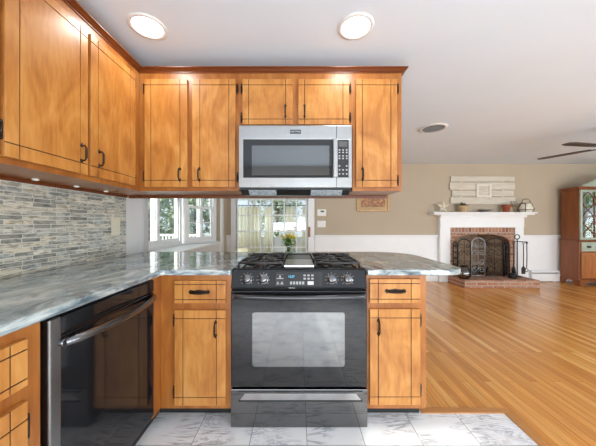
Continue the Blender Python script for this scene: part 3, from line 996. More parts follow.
# ------------------------------------------------------------------ dishwasher
dw = empty('dishwasher', (-1.1, 1.10, 0), 0, 'glossy black dishwasher with a bowed bar handle between birch cabinet panels', 'dishwasher')
DY0, DY1 = 0.806, 1.396
bm = BM(); box(bm, XL + .05, XF - .02, DY0 + .004, DY1 - .004, .10, .86); build('tub', bm, BLKMAT, dw)
bm = BM()
XDF = XF + .012
box(bm, XF - .0195, XDF, DY0 + .002, DY1 - .002, .115, .792)
build('door', bm, BLACKD, dw, bevel=.006, segs=3)
bm = BM(); box(bm, XF - .0195, XDF, DY0 + .002, DY1 - .002, .795, .858); build('control_panel', bm, BLACKD, dw, bevel=.005, segs=3)
bm = BM(); box(bm, XF - .019, XDF + .0015, DY0 - .0005, DY0 + .042, .112, .860)
build('edge_trim', bm, plain('edge_steel', (.30, .30, .30), .3, metal=1.0, var=.1), dw, bevel=.006, segs=3, label='grey steel edge strip of dishwasher door')
bm = BM()
zz = .772
pts = []
for k in range(17):
    t = k / 16
    pts.append((XDF + .012 + .045 * math.sin(PI * t) ** .7, DY0 + .04 + (DY1 - DY0 - .07) * t, zz))
vs = tube(bm, pts, .0155, 10)
for p in (pts[0], pts[-1]):
    tube(bm, [(XDF - .001, p[1], zz), (p[0] + .006, p[1], zz)], .013, 10)
build('handle', bm, DSTEEL, dw)
bm = BM(); box(bm, XF - .075, XF - .055, DY0 + .002, DY1 - .002, 0.0, .0995); build('toe_kick', bm, KICK, dw)
bm = BM(); box(bm, XDF + .0003, XDF + .001, 1.06, 1.10, .150, .165); build('small_plate', bm, LETTER, dw)  # small pale mark low on the dishwasher door

# ------------------------------------------------------------------ range
YR = 1.456
rg = empty('gas_range', ((RX0 + RX1) / 2, 1.78, 0), 0, 'glossy black slide-in gas range between the two birch base cabinets', 'range')
bm = BM(); box(bm, RX0 + .002, RX1 - .002, YR + .045, 2.10, .03, .868); build('oven_body', bm, BLKMAT, rg)
bm = BM(); box(bm, RX0 + .02, RX1 - .02, YR + .06, 2.0, 0.0, .0295); build('base', bm, KICK, rg)
# storage drawer with a recessed pull
ZD0, ZD1 = .004, .219
bm = BM()
box(bm, RX0, RX1, YR - .007, YR + .0445, ZD0, ZD1)
dr = build('drawer', bm, BLACKS, rg, bevel=.002)
bm = BM()
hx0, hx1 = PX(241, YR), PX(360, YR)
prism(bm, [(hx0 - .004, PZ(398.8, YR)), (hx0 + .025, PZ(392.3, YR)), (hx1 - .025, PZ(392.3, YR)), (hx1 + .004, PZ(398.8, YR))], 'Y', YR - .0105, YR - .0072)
hd = build('drawer_pull', bm, CHROME, dr, label='recessed pull of range drawer, its reflected brightness put in as chrome')  # chrome stands in for the bright floor patch reflected by the recess
bm = BM()
box(bm, hx0 - .012, hx1 + .012, YR - .0105, YR - .0072, PZ(400.5, YR), PZ(399.2, YR)); box(bm, hx0 - .012, hx1 + .012, YR - .0105, YR - .0072, PZ(390.8, YR), PZ(389.8, YR))
build('pull_lip', bm, BLKMAT, dr)
# oven door
ZO0, ZO1 = .232, .782
bm = BM(); box(bm, RX0, RX1, YR - .006, YR + .044, ZO0, ZO1)
od = build('oven_door', bm, BLACKG, rg, bevel=.005)
wx0, wx1, wz0, wz1 = PX(252.5, YR), PX(344.5, YR), PZ(366, YR), PZ(312, YR)
bm = BM()
pts = arc(wx1 - .015, wz1 - .015, .015, 0, 90, 5) + arc(wx0 + .015, wz1 - .015, .015, 90, 180, 5) + arc(wx0 + .015, wz0 + .015, .015, 180, 270, 5) + arc(wx1 - .015, wz0 + .015, .015, 270, 360, 5)
prism(bm, pts, 'Y', YR - .0075, YR - .0062)
build('oven_window', bm, WINDOWG, od, label='lighter grey glass window of oven door')
bm = BM()
zh = PZ(297, YR - .04)
hp = []
for k in range(13):
    t = k / 12
    hp.append((RX0 + .028 + (RX1 - RX0 - .056) * t, YR - .030 - .014 * math.sin(PI * t), zh - .004 * math.sin(PI * t)))
tube(bm, hp, .0145, 10)
for p in (hp[0], hp[-1]):
    box(bm, p[0] - .016, p[0] + .016, YR - .032, YR - .0055, zh - .013, zh + .013)
build('oven_handle', bm, plain('dark_handle_metal', (.085, .085, .088), .25, metal=1.0, var=.05), od, bevel=.003)
# sloped control panel
ZP0, ZP1 = .792, .896
bm = BM()
prism(bm, [(YR - .004, ZP0), (YR - .004, ZP0 + .012), (YR + .036, ZP1), (YR + .05, ZP1), (YR + .05, ZP0)], 'X', RX0, RX1)
cp = build('control_panel', bm, BLACK, rg, bevel=.004)
def panel_at(z):
    t = (z - (ZP0 + .012)) / (ZP1 - ZP0 - .012)
    return YR - .004 + .040 * t
slope = math.atan2(.040, ZP1 - ZP0 - .012)
zk = PZ(279.3, YR + .01)
Mk = Matrix.Rotation(PI / 2 - slope, 4, 'X')
for u in (247.2, 263.4, 331.8, 347.6):
    x = PX(u, YR + .015)
    bm = BM()
    lathe(bm, [(.0295, .0002), (.0295, .003), (.026, .005)], (x, panel_at(zk) - .0003, zk), 28, mi=1, M=Mk)
    lathe(bm, [(.0245, .004), (.0235, .020), (.021, .024), (0, .0245)], (x, panel_at(zk) - .0003, zk), 28, M=Mk)
    vs = box(bm, -.0035, .0035, -.022, .022, .018, .030)
    xform(bm, vs, Matrix.Translation(Vector((x, panel_at(zk) - .0003, zk))) @ Mk)
    kb = build('knob', bm, [DSTEEL, CHROME], cp)
    bm = BM()
    for k in range(9):
        a = math.radians(-220 + k * 32.5)
        c = Vector((.036 * math.cos(a), -.036 * math.sin(a), .0))
        vs = box(bm, c.x - .0018, c.x + .0018, c.y - .0018, c.y + .0018, .0002, .0006)
        xform(bm, vs, Matrix.Translation(Vector((x, panel_at(zk) - .0003, zk))) @ Mk)
    build('dial_marking', bm, MARKDIM, kb)
# touch panel with digits
def on_panel(bm, x0, x1, z0, z1, t=.0008, mi=0):
    zc_, xc_ = (z0 + z1) / 2, (x0 + x1) / 2
    hh = (z1 - z0) / 2 / math.cos(slope)
    vs = box(bm, -(x1 - x0) / 2, (x1 - x0) / 2, -hh, hh, .0001, t, mi)
    xform(bm, vs, Matrix.Translation(Vector((xc_, panel_at(zc_) - .0003, zc_))) @ Matrix.Rotation(PI / 2 - slope, 4, 'X'))
def RXp(u):
    return PX(u, YR + .015)
def RZp(v):
    return PZ(v, YR + .012)
bm = BM(); on_panel(bm, RXp(275.5), RXp(322), RZp(285.6), RZp(272.6)); tp = build('touch_panel', bm, BLKMAT, rg)
for k in range(5):
    bm = BM(); on_panel(bm, RXp(290.2 + k * 3.0), RXp(292.2 + k * 3.0), RZp(284.0), RZp(281.4), .0014); build('key', bm, MARKDIM, tp)
for k in range(3):
    for j in range(2):
        bm = BM(); on_panel(bm, RXp(303.5 + k * 3.9), RXp(305.8 + k * 3.9), RZp(276.6 + j * 3), RZp(275.0 + j * 3), .0014); build('key', bm, MARKDIM, tp)
for (a, b, c, d) in ((276.5, 283.5, 279.0, 275.0), (276.5, 279.5, 284, 281), (280.5, 283.6, 284, 281)):
    bm = BM()
    on_panel(bm, RXp(a), RXp(b), RZp(c), RZp(c - .7), .0014); on_panel(bm, RXp(a), RXp(b), RZp(d) - .0006, RZp(d), .0014)
    on_panel(bm, RXp((a + b) / 2 - .8), RXp((a + b) / 2 + .8), RZp(c - .9), RZp(d + .9), .0014)
    build('key', bm, MARKDIM, tp)
bm = BM(); on_panel(bm, RXp(307.5), RXp(313.5), RZp(284.4), RZp(281.2), .0014); build('white_key', bm, LETTER, tp)
text('clock_digits', '12:27', .017, (RXp(291.2), panel_at(RZp(276.9)) - .0022, RZp(276.9)), (PI / 2 - slope, 0, 0), BLUEL, tp)
text('lettering', 'MAYTAG', .0085, (RXp(292), panel_at(RZp(287.2)) - .0012, RZp(287.2)), (PI / 2 - slope, 0, 0), LETTER, cp)
# cooktop
ZC = .905
bm = BM(); box(bm, RX0 - .0, RX1 + .0, YR + .0505, 2.10, .869, ZC - .004); 
ctop = build('cooktop', bm, BLACK, rg, bevel=.004)
bm = BM(); box(bm, RX0 - .018, RX1 + .018, 2.045, 2.10, ZC + .0005, ZC + .017); build('rear_vent_trim', bm, BLKMAT, rg, bevel=.004)
bm = BM(); box(bm, -.085, .097, YR + .075, 1.78, ZC - .0035, ZC + .012); build('center_plate', bm, ALU, rg, bevel=.004, label='bright aluminium centre plate of the cooktop')
bm = BM(); box(bm, -.085, .097, 1.785, 2.03, ZC - .0035, ZC + .012); build('center_grille', bm, IRON, rg, bevel=.004)
for gx0, gx1 in ((RX0 + .022, -.095), (.107, RX1 - .022)):
    bm = BM()
    y0, y1 = YR + .095, 2.03
    zg = ZC + .020
    t = .0062
    for (a, b) in (((gx0, y0), (gx1, y0)), ((gx1, y0), (gx1, y1)), ((gx1, y1), (gx0, y1)), ((gx0, y1), (gx0, y0)), ((gx0, (y0 + y1) / 2), (gx1, (y0 + y1) / 2))):
        tube(bm, [(a[0], a[1], zg), (b[0], b[1], zg)], t, 6)
    for cy in ((y0 * .75 + y1 * .25), (y0 * .25 + y1 * .75)):
        cx = (gx0 + gx1) / 2
        for dx, dy in ((1, 0), (-1, 0), (0, 1), (0, -1), (.8, .8), (-.8, .8), (.8, -.8), (-.8, -.8)):
            ex = (gx1 - gx0) / 2 * dx; ey = (y1 - y0) / 4 * dy
            if dx and dy:
                ex, ey = ex * 1.25, ey * 1.25
            tube(bm, [(cx + ex * .28, cy + ey * .28, zg + .006), (cx + ex * .5, cy + ey * .5, zg + .004), (cx + ex, cy + ey, zg)], t, 6)
    for fx in (gx0, gx1):
        for fy in (y0, (y0 + y1) / 2, y1):
            tube(bm, [(fx, fy, ZC - .004), (fx, fy, zg)], t * 1.1, 6)
    build('grate', bm, IRON, rg)
    for cy in ((y0 * .75 + y1 * .25), (y0 * .25 + y1 * .75)):
        bm = BM()
        lathe(bm, [(.052, -.004), (.048, .006), (.040, .008), (.040, .014), (.036, .018), (0, .019)], ((gx0 + gx1) / 2, cy, ZC), 24)
        build('burner', bm, IRON, rg)

# ------------------------------------------------------------------ microwave
YM = 1.74
def MX(u):
    return PX(u, YM)
def MZ(v):
    return PZ(v, YM)
mw = empty('microwave', ((MX(238.5) + MX(352)) / 2, YM + .2, MZ(187)), 0, 'stainless over-the-range microwave hung under the short cabinet', 'microwave')
mx0, mx1 = MX(238.6), MX(352.0)
mzb, mzt = MZ(187.4), MZ(124.2)
bm = BM(); box(bm, mx0 + .004, mx1 - .004, YM + .032, YM + .36, mzb - .018, mzt); build('body', bm, STEEL, mw, bevel=.003)
# door slab with window opening: frame pieces
wx0, wx1 = MX(243.0), MX(333.0)
wz0, wz1 = MZ(177.5), MZ(139.0)
xs = MX(336.5)
bm = BM()
prism(bm, [(YM + .004, wz1), (YM + .004, mzt - .01), (YM + .012, mzt), (YM + .031, mzt), (YM + .031, wz1)], 'X', mx0, xs)
box(bm, mx0, wx0, YM + .004, YM + .031, wz0, wz1); box(bm, wx1, xs, YM + .004, YM + .031, wz0, wz1)
box(bm, mx0, xs, YM + .004, YM + .031, mzb, wz0)
md_ = build('door', bm, STEEL, mw, bevel=.003)
bm = BM()
ix0, ix1, iz0, iz1 = MX(251.5), MX(329.5), MZ(175), MZ(145.0)
g = YM + .010
box(bm, wx0, ix0, g, g + .01, wz0, wz1); box(bm, ix1, wx1, g, g + .01, wz0, wz1); box(bm, ix0, ix1, g, g + .01, wz0, iz0); box(bm, ix0, ix1, g, g + .01, iz1, wz1)
build('window_border', bm, BLACKG, md_)
bm = BM(); box(bm, ix0, ix1, g + .001, g + .006, iz0, iz1); build('window', bm, MWGLASS, md_)
bm = BM(); box(bm, ix0 - .002, ix1 + .002, g + .0065, g + .0105, iz0 - .002, iz1 + .002); build('inner_screen', bm, plain('microwave_inner_grey', (0.20, 0.19, 0.18), 0.5, var=.1), md_)
# control side
px0, px1, pz0, pz1 = MX(337.8), MX(348.6), MZ(177.2), MZ(139.6)
bm = BM()
prism(bm, [(YM + .004, pz1), (YM + .004, mzt - .01), (YM + .012, mzt), (YM + .031, mzt), (YM + .031, pz1)], 'X', xs + .001, mx1)
box(bm, xs + .001, px0, YM + .004, YM + .031, pz0, pz1); box(bm, px1, mx1, YM + .004, YM + .031, pz0, pz1); box(bm, xs + .001, mx1, YM + .004, YM + .031, mzb, pz0)
build('control_side', bm, STEEL, mw, bevel=.003)
bm = BM(); box(bm, px0, px1, YM + .005, YM + .03, pz0, pz1); kp = build('keypad', bm, BLKMAT, mw)
bm = BM(); box(bm, px0 + .008, px1 - .008, YM + .0042, YM + .0052, MZ(146.6), MZ(141.2)); build('display', bm, plain('lcd_grey', (0.10, 0.10, 0.095), .2, var=.05), kp)
for row, v in enumerate((149.5, 152, 155.5, 158, 165.5, 169.5, 173.5)):
    for k in range(3):
        x = px0 + .012 + k * (px1 - px0 - .024) / 2
        if row == 4 and k == 1:
            continue
        bm = BM(); box(bm, x - .0055, x + .0055, YM + .0040, YM + .0049, MZ(v + .9), MZ(v - .4)); build('key', bm, MARKDIM, kp)
bm = BM()
xh = MX(334.6)
box(bm, xh - .012, xh + .012, YM - .034, YM - .018, MZ(177), MZ(139.2))
for v in (173.5, 142.8):
    box(bm, xh - .008, xh + .008, YM - .0185, YM + .0045, MZ(v) - .014, MZ(v) + .014)
build('handle', bm, STEEL, md_, bevel=.004, segs=3)
bm = BM(); bx0, bx1, bz0, bz1 = MX(290.0), MX(301.0), MZ(133.6), MZ(129.6)
box(bm, bx0, bx1, YM + .0018, YM + .0038, bz0, bz1); bd = build('small_plate', bm, BADGE, md_)
text('lettering', 'MAYTAG', .0165, ((bx0 + bx1) / 2, YM + .0015, (bz0 + bz1) / 2), (PI / 2, 0, 0), LETTER, bd)
# black underside that drops towards the back, with two lamp lenses and filters
bm = BM()
prism(bm, [(YM + .012, mzb - .001), (YM + .033, mzb - .001), (YM + .033, mzb - .0185), (YM + .36, mzb - .0185), (YM + .36, mzb - .026), (YM + .08, mzb - .045), (YM + .012, mzb - .012)], 'X', mx0 + .006, mx1 - .006)
un = build('underside', bm, BLKMAT, mw, bevel=.003)
for (a, b) in ((248, 276), (311, 343)):
    bm = BM()
    prism(bm, [(YM + .016, mzb - .0158), (YM + .074, mzb - .0440), (YM + .072, mzb - .0475), (YM + .014, mzb - .0193)], 'X', MX(a), MX(b))
    build('lamp_lens', bm, HOODL, un)

# ------------------------------------------------------------------ small wall items in the kitchen
XT = XL + .0092
e = empty('outlet_plate', (XT, 1.99, 1.07), 0, 'cream outlet cover plate on the mosaic backsplash', 'outlet')
bm = BM(); box(bm, XT, XT + .006, 1.945, 2.035, 1.075, 1.215); pl = build('cover_plate', bm, CREAMP, e, bevel=.002)
for z in (1.115, 1.175):
    bm = BM(); box(bm, XT + .0062, XT + .008, 1.968, 2.012, z - .018, z + .018)
    build('socket', bm, CREAMP, pl, bevel=.003)

# recessed ceiling lights
for k, (x, y, lab) in enumerate(((-.91, 1.54, 'lit recessed ceiling light above the left wall cabinets'), (.35, 1.54, 'lit recessed ceiling light in front of the microwave cabinet'))):
    e = empty('recessed_light', (x, y, H), 0, lab, 'ceiling light', 'recessed lights in the kitchen ceiling')
    bm = BM(); lathe(bm, [(.108, -.0006), (.106, -.006), (.088, -.009), (.084, -.004), (.084, -.0006)], (x, y, H), 36); build('trim_ring', bm, WHITE, e)
    bm = BM(); lathe(bm, [(.0838, -.003), (.05, -.0055), (0, -.0065)], (x, y, H), 36); build('diffuser', bm, BULB, e)
    light('recessed_glow', 'AREA', (x, y, H - .012), (0, 0, 0), 1.5, (1, .98, .95), shape='DISK', size=.16)

# ceiling vent
vx, vy = PX(433, 3.18), 3.18
e = empty('ceiling_vent', (vx, vy, H), 0, 'round grey slatted air vent in the white ceiling', 'vent')
bm = BM(); lathe(bm, [(.165, -.0005), (.160, -.010), (.125, -.016), (.122, -.008)], (vx, vy, H), 36); build('rim', bm, VENTM, e)
bm = BM(); lathe(bm, [(.122, -.006), (0, -.006)], (vx, vy, H), 36); build('duct_plate', bm, GRILLE, e)
bm = BM()
for k in range(-3, 4):
    hw = math.sqrt(.118 ** 2 - (k * .034) ** 2)
    vs = box(bm, -hw, hw, -.009, .009, -.001, .001)
    xform(bm, vs, Matrix.Translation(Vector((vx, vy + k * .034, H - .016))) @ Matrix.Rotation(.6, 4, 'X'))
build('louver', bm, plain('vent_slat', (.55, .55, .54), .5, var=.05), e)

# ceiling fan
fx, fy, fz = 3.82, 3.09, 2.10
e = empty('ceiling_fan', (fx, fy, H), 0, 'dark brown five-blade ceiling fan over the living room', 'fan')
bm = BM(); lathe(bm, [(.07, -.0005), (.065, -.04), (.015, -.055)], (fx, fy, H), 24); lathe(bm, [(.013, -.05), (.013, -.18)], (fx, fy, H), 12); build('downrod', bm, BRONZE, e)
bm = BM(); lathe(bm, [(0, .10), (.05, .10), (.09, .075), (.10, .03), (.085, -.02), (.05, -.04), (0, -.045)], (fx, fy, fz), 28); build('motor_housing', bm, BRONZE, e)
a0 = math.atan2(3.71 - fy, 3.50 - fx)
for k in range(5):
    a = a0 + k * 2 * PI / 5
    bm = BM()
    pts = [(.17, -.035), (.30, -.05), (.62, -.058), (.69, -.04), (.70, 0), (.69, .04), (.62, .058), (.30, .05), (.17, .035)]
    vs = prism(bm, pts, 'Z', -.003, .003)
    vs += box(bm, .08, .2, -.018, .018, -.009, -.0035)
    xform(bm, vs, Matrix.Translation(Vector((fx, fy, fz))) @ Matrix.Rotation(a, 4, 'Z') @ Matrix.Rotation(.03, 4, 'X'))
    build('blade', bm, FANW, e)

# ------------------------------------------------------------------ far wall items
yw = YF - .0005
e = empty('thermostat', (PX(321.5, YF), YF, PZ(216, YF)), 0, 'white thermostat box on the beige wall right of the glazed door', 'thermostat')
bm = BM(); box(bm, PX(317.2, YF), PX(326, YF), yw - .03, yw, PZ(216, YF), PZ(209.4, YF)); build('case', bm, WHITEP, e, bevel=.005)
bm = BM(); box(bm, PX(320.5, YF), PX(324, YF), yw - .0315, yw - .0305, PZ(212.2, YF), PZ(210.7, YF)); build('display', bm, GRILLE, e)
e = empty('switch_plate', (PX(321.5, YF), YF, PZ(227, YF)), 0, 'white light switch plate below the thermostat', 'switch')
bm = BM(); box(bm, PX(317.4, YF), PX(325.8, YF), yw - .007, yw, PZ(227.2, YF), PZ(220.8, YF)); build('cover_plate', bm, WHITEP, e, bevel=.002)
for u in (319.5, 321.6, 323.7):
    x = PX(u, YF); z = PZ(224, YF)
    bm = BM(); box(bm, x - .006, x + .006, yw - .014, yw - .0075, z - .012, z + .012)
    build('toggle', bm, WHITEP, e)

# framed picture
px_0, px_1 = PX(356.5, YF), PX(389.5, YF)
pz_0 = PZ(211.6, YF); pz_1 = pz_0 + .46
e = empty('framed_picture', ((px_0 + px_1) / 2, YF, pz_0), 0, 'gilt framed fruit picture on the beige wall behind the right cabinet', 'picture')
bm = BM(); fwid = .05
box(bm, px_0, px_0 + fwid, yw - .03, yw, pz_0, pz_1); box(bm, px_1 - fwid, px_1, yw - .03, yw, pz_0, pz_1)
box(bm, px_0 + fwid, px_1 - fwid, yw - .03, yw, pz_0, pz_0 + fwid); box(bm, px_0 + fwid, px_1 - fwid, yw - .03, yw, pz_1 - fwid, pz_1)
build('frame', bm, GOLDW, e, bevel=.008)
bm = BM(); box(bm, px_0 + fwid, px_1 - fwid, yw - .012, yw - .006, pz_0 + fwid, pz_1 - fwid); build('mat_board', bm, plain('tan_mat_board', (.50, .36, .18), .8, var=.08), e)
bm = BM(); box(bm, px_0 + .09, px_1 - .09, yw - .0135, yw - .0125, pz_0 + .09, pz_1 - .09); build('print', bm, ART, e)

# plank wall art
e = empty('plank_wall_art', (PX(483, YF - .04), YF, PZ(204, YF - .04)), 0, 'whitewashed plank wall art hung above the white mantel', 'wall art')
rows = [(176.3, 181.6, 451, 515), (182.4, 189.8, 450.0, 515.4), (190.6, 196.4, 452.6, 514.0), (197.2, 204.0, 451.0, 515.6)]
for (v0, v1, ua, ub) in rows:
    bm = BM(); box(bm, PX(ua, YF - .04), PX(ub, YF - .04), yw - .034, yw - .014, PZ(v1, YF - .04), PZ(v0, YF - .04)); build('plank', bm, PALEWOOD, e, bevel=.002)
for u in (462, 504):
    bm = BM()
    box(bm, PX(u, YF - .04) - .03, PX(u, YF - .04) + .03, yw - .0135, yw, PZ(203, YF - .04), PZ(177, YF - .04))
    build('batten', bm, PALEWOOD, e)
bm = BM()
ax0, ax1, az0, az1 = PX(476, YF - .04), PX(491, YF - .04), PZ(197.6, YF - .04), PZ(184, YF - .04)
fwid = .045
box(bm, ax0, ax0 + fwid, yw - .058, yw - .035, az0, az1); box(bm, ax1 - fwid, ax1, yw - .058, yw - .035, az0, az1)
box(bm, ax0 + fwid, ax1 - fwid, yw - .058, yw - .035, az0, az0 + fwid); box(bm, ax0 + fwid, ax1 - fwid, yw - .058, yw - .035, az1 - fwid, az1)
fr = build('small_frame', bm, plain('cream_frame_paint', (.70, .65, .56), .6, var=.05), e, bevel=.005)
bm = BM(); box(bm, ax0 + fwid, ax1 - fwid, yw - .042, yw - .035, az0 + fwid, az1 - fwid); build('backing', bm, PALEWOOD, fr)

# ------------------------------------------------------------------ fireplace
BX0, BX1 = 3.02, 4.305
PX0, PX1 = 2.815, 4.475
ZS1 = PZ(212, 4.88); ZS0 = ZS1 - .055
ZFR = PZ(227.5, YF - .05)
fp = empty('fireplace_mantel', ((PX0 + PX1) / 2, YF, 0), 0, 'white painted fireplace mantel with wide shelf around red brick', 'mantel')
bm = BM()
box(bm, PX(434, 4.88), PX(538.2, 4.88), 4.88, yw, ZS1 - .025, ZS1)
box(bm, PX(434, 4.88) + .03, PX(538.2, 4.88) - .03, 4.91, yw, ZS0, ZS1 - .0255)
build('shelf', bm, WHITE, fp, bevel=.006)
bm = BM(); box(bm, PX0, PX1, YF - .10, yw, ZFR, ZS0 - .0005); box(bm, PX0 - .02, PX1 + .02, YF - .14, yw, ZS0 - .045, ZS0 - .001); build('frieze', bm, WHITE, fp, bevel=.004)
for a, b in ((PX0, BX0), (BX1, PX1)):
    bm = BM()
    box(bm, a, b, YF - .09, yw, 0, ZFR - .0005)
    build('pilaster', bm, WHITE, fp, bevel=.004)
# brick face with arched opening
bm = BM()
cx = (FX0 + FX1) / 2
AR = FX1 - cx
zs = .80; rise = .155
top = [(cx + AR * math.cos(math.radians(a)), zs + rise * math.sin(math.radians(a))) for a in range(0, 181, 12)]
poly = [(BX1 - .001, 0), (BX1 - .001, ZFR - .001), (BX0 + .001, ZFR - .001), (BX0 + .001, 0), (FX0, 0)] + top[::-1] + [(FX1, 0)]
prism(bm, poly, 'Y', YF - .06, YF + .119)
o = build('brick_surround', bm, BRICK, fp, label='red brick facing with an arched opening')
# soldier course band across the top
bm = BM(); box(bm, BX0 + .002, BX1 - .002, YF - .064, YF - .0605, ZFR - .135, ZFR - .002); build('soldier_course', bm, BRICKV, fp)
# firebox behind
bm = BM()
box(bm, FX0 - .05, FX1 + .05, YF + .60, YF + .66, 0, 1.2)
for s, xx in ((1, FX0 - .05), (-1, FX1 + .05)):
    prism(bm, [(xx, YF + .1205), (xx + s * .05, YF + .1205), (xx + s * .22, YF + .60), (xx, YF + .60)], 'Z', 0, 1.2)
box(bm, FX0 - .05, FX1 + .05, YF + .1205, YF + .6, -.02, .03); 
build('firebox', bm, BRICKIN, fp)
bm = BM(); box(bm, FX0 - .05, FX1 + .05, YF + .1205, YF + .66, 1.0, 1.25); build('smoke_hood', bm, SOOT, fp)
# raised hearth
HZ = .142
YH = 4.55
bm = BM()
prism(bm, [(BX0, YF - .065), (BX0, YF - .115), (2.96, YF - .115), (2.985, YH), (4.335, YH), (4.335, YF - .115), (BX1, YF - .115), (BX1, YF - .065)], 'Z', .0, HZ, 0)
for f in bm.faces:
    f.normal_update()
    if abs(f.normal.z) > .9:
        f.material_index = 1
hr = build('hearth', bm, [BRICK, BRICKT], bevel=.004); tag(hr, 'raised red brick hearth in front of the fireplace', 'hearth')

# log grate
e = empty('fire_grate', (cx, YF + .3, .03), 0, 'black iron log grate inside the firebox', 'fire grate')
bm = BM()
for k in range(6):
    x = cx - .28 + k * .112
    tube(bm, [(x, YF + .16, .26), (x, YF + .18, .15), (x, YF + .45, .15), (x, YF + .47, .24)], .013, 6)
build('bar', bm, IRONW, e)
bm = BM()
for y in (YF + .22, YF + .42):
    tube(bm, [(cx - .32, y, .142), (cx + .32, y, .142)], .011, 6)
    for x in (cx - .28, cx + .28):
        tube(bm, [(x, y, .031), (x, y, .142)], .011, 6)
build('stand', bm, IRONW, e)

# folding fire screen
sc = empty('fire_screen', (3.66, 4.86, HZ), 0, 'folding wrought iron fire screen with scrollwork on the hearth', 'fire screen')
fold = [(PX(453.3, 4.98), 4.99), (PX(457.5, 4.88), 4.88), (PX(471.0, 4.84), 4.84), (PX(485.2, 4.84), 4.84), (PX(504, 4.88), 4.88), (PX(510, 4.98), 4.99)]
ztops = [.80, .86, .885, .885, .80]
def spiral(c, r, a0, turns, sgn, n=18):
    out = []
    for k in range(n + 1):
        t = k / n
        rr = r * (1 - .8 * t)
        a = a0 + sgn * turns * 2 * PI * t
        out.append((c[0] + rr * math.cos(a), c[1] + rr * math.sin(a)))
    return out
for i in range(5):
    p0, p1 = Vector((*fold[i], 0)), Vector((*fold[i + 1], 0))
    d = p1 - p0
    Lp = d.length - .008
    d.normalize()
    st = p0 + d * .004
    def W(s, z):
        return (st.x + d.x * s, st.y + d.y * s, z)
    mat = IRONL if i == 2 else IRONW
    bm = BM()
    ar = min(Lp * .42, .14)
    zt = ztops[i]
    out = [W(.004, HZ + .004), W(.004, zt - ar)] + [W(Lp / 2 - (Lp / 2 - .004) * math.cos(PI * k / 10), zt - ar + ar * math.sin(PI * k / 10)) for k in range(1, 10)] + [W(Lp - .004, zt - ar), W(Lp - .004, HZ + .004)]
    tube(bm, out, .011, 6)
    tube(bm, [W(.004, HZ + .03), W(Lp - .004, HZ + .03)], .009, 6)
    pn = build('panel_frame', bm, mat, sc, label=('lighter grey panel frame' if i == 2 else None))
    bm = BM()
    nrow = 4 if Lp > .2 else 5
    cw = Lp / 2
    zr0, zr1 = HZ + .05, zt - ar * .4
    for r in range(nrow):
        zc_ = zr0 + (zr1 - zr0) * (r + .5) / nrow
        rad = min((zr1 - zr0) / nrow * .52, Lp * .24)
        for s in (-1, 1):
            sp = spiral((cw + s * rad * .98, zc_), rad, (PI if s > 0 else 0), 1.35, s * (1 if r % 2 else -1))
            tube(bm, [W(q[0], q[1]) for q in sp], .0055, 5)
    tube(bm, [W(cw, zr0 - .02), W(cw, zt - .01)], .005, 5)
    build('scrollwork', bm, mat, pn)

# fireplace tools
tx, ty = PX(519, 4.82), 4.86
ft = empty('fireplace_tool_set', (tx, ty, HZ), 0, 'black iron fireplace tool stand with hanging tools right of screen', 'fireplace tools')
bm = BM()
lathe(bm, [(.0, .0), (.085, .0005), (.085, .012), (.02, .022), (.011, .03)], (tx, ty, HZ), 20)
tube(bm, [(tx, ty, HZ + .02), (tx, ty, .86)], .010, 8)
loop = [(tx + .045 * math.sin(2 * PI * k / 14), ty, .905 - .045 * math.cos(2 * PI * k / 14)) for k in range(14)]
tube(bm, loop, .008, 6, closed=True)
tube(bm, [(tx - .10, ty, .79), (tx - .09, ty, .81), (tx, ty, .815), (tx + .17, ty, .81), (tx + .19, ty, .78)], .008, 6)
build('stand', bm, IRONW, ft)
for k, (dx, kind) in enumerate(((.10, 'shovel'), (.165, 'poker'), (-.085, 'brush'))):
    bm = BM()
    x = tx + dx
    ring = [(x + .02 * math.sin(2 * PI * q / 10), ty - .02, .795 - .02 * math.cos(2 * PI * q / 10)) for q in range(10)]
    tube(bm, ring, .005, 5, closed=True)
    tube(bm, [(x, ty - .02, .775), (x + .004, ty - .02, .55), (x, ty - .02, .34)], .0075, 6)
    if kind == 'shovel':
        prism(bm, [(x - .035, .20), (x + .035, .20), (x + .04, .30), (x + .012, .345), (x - .012, .345), (x - .04, .30)], 'Y', ty - .026, ty - .018)
    elif kind == 'poker':
        tube(bm, [(x, ty - .02, .345), (x - .012, ty - .02, .30), (x - .030, ty - .02, .27), (x - .004, ty - .02, .235), (x + .03, ty - .02, .27), (x + .012, ty - .02, .30)], .007, 6)
    else:
        lathe(bm, [(.012, .14), (.03, .10), (.036, 0.0), (0, 0.0)], (x, ty - .02, .205), 14)
    build(kind, bm, IRONW, ft)

# small kettle on the hearth and brown glass jar
kx, ky = PX(513.5, 4.72), 4.74
e = empty('small_kettle', (kx, ky, HZ), 0, 'small black iron kettle on the hearth below the tool stand', 'kettle')
bm = BM(); lathe(bm, [(0, .0005), (.06, .0005), (.075, .03), (.07, .07), (.045, .09), (0, .095)], (kx, ky, HZ), 20); build('body', bm, IRONW, e)
bm = BM(); tube(bm, [(kx - .055, ky, HZ + .07), (kx - .05, ky, HZ + .15), (kx, ky, HZ + .18), (kx + .05, ky, HZ + .15), (kx + .055, ky, HZ + .07)], .006, 6); tube(bm, [(kx + .06, ky, HZ + .05), (kx + .10, ky, HZ + .085)], .010, 6, taper=[1, .6]); build('handle', bm, IRONW, e)
jx, jy = PX(464.5, 4.66), 4.68
e = empty('glass_jar', (jx, jy, HZ), 0, 'round brown glass jar on the left end of the hearth', 'jar')
bm = BM(); lathe(bm, [(0, .001), (.07, .001), (.105, .05), (.115, .11), (.095, .17), (.06, .20), (.058, .235), (.054, .235), (.054, .20), (.088, .165), (.107, .11), (.098, .055), (.066, .010), (0, .010)], (jx, jy, HZ), 26); build('body', bm, JARG, e)
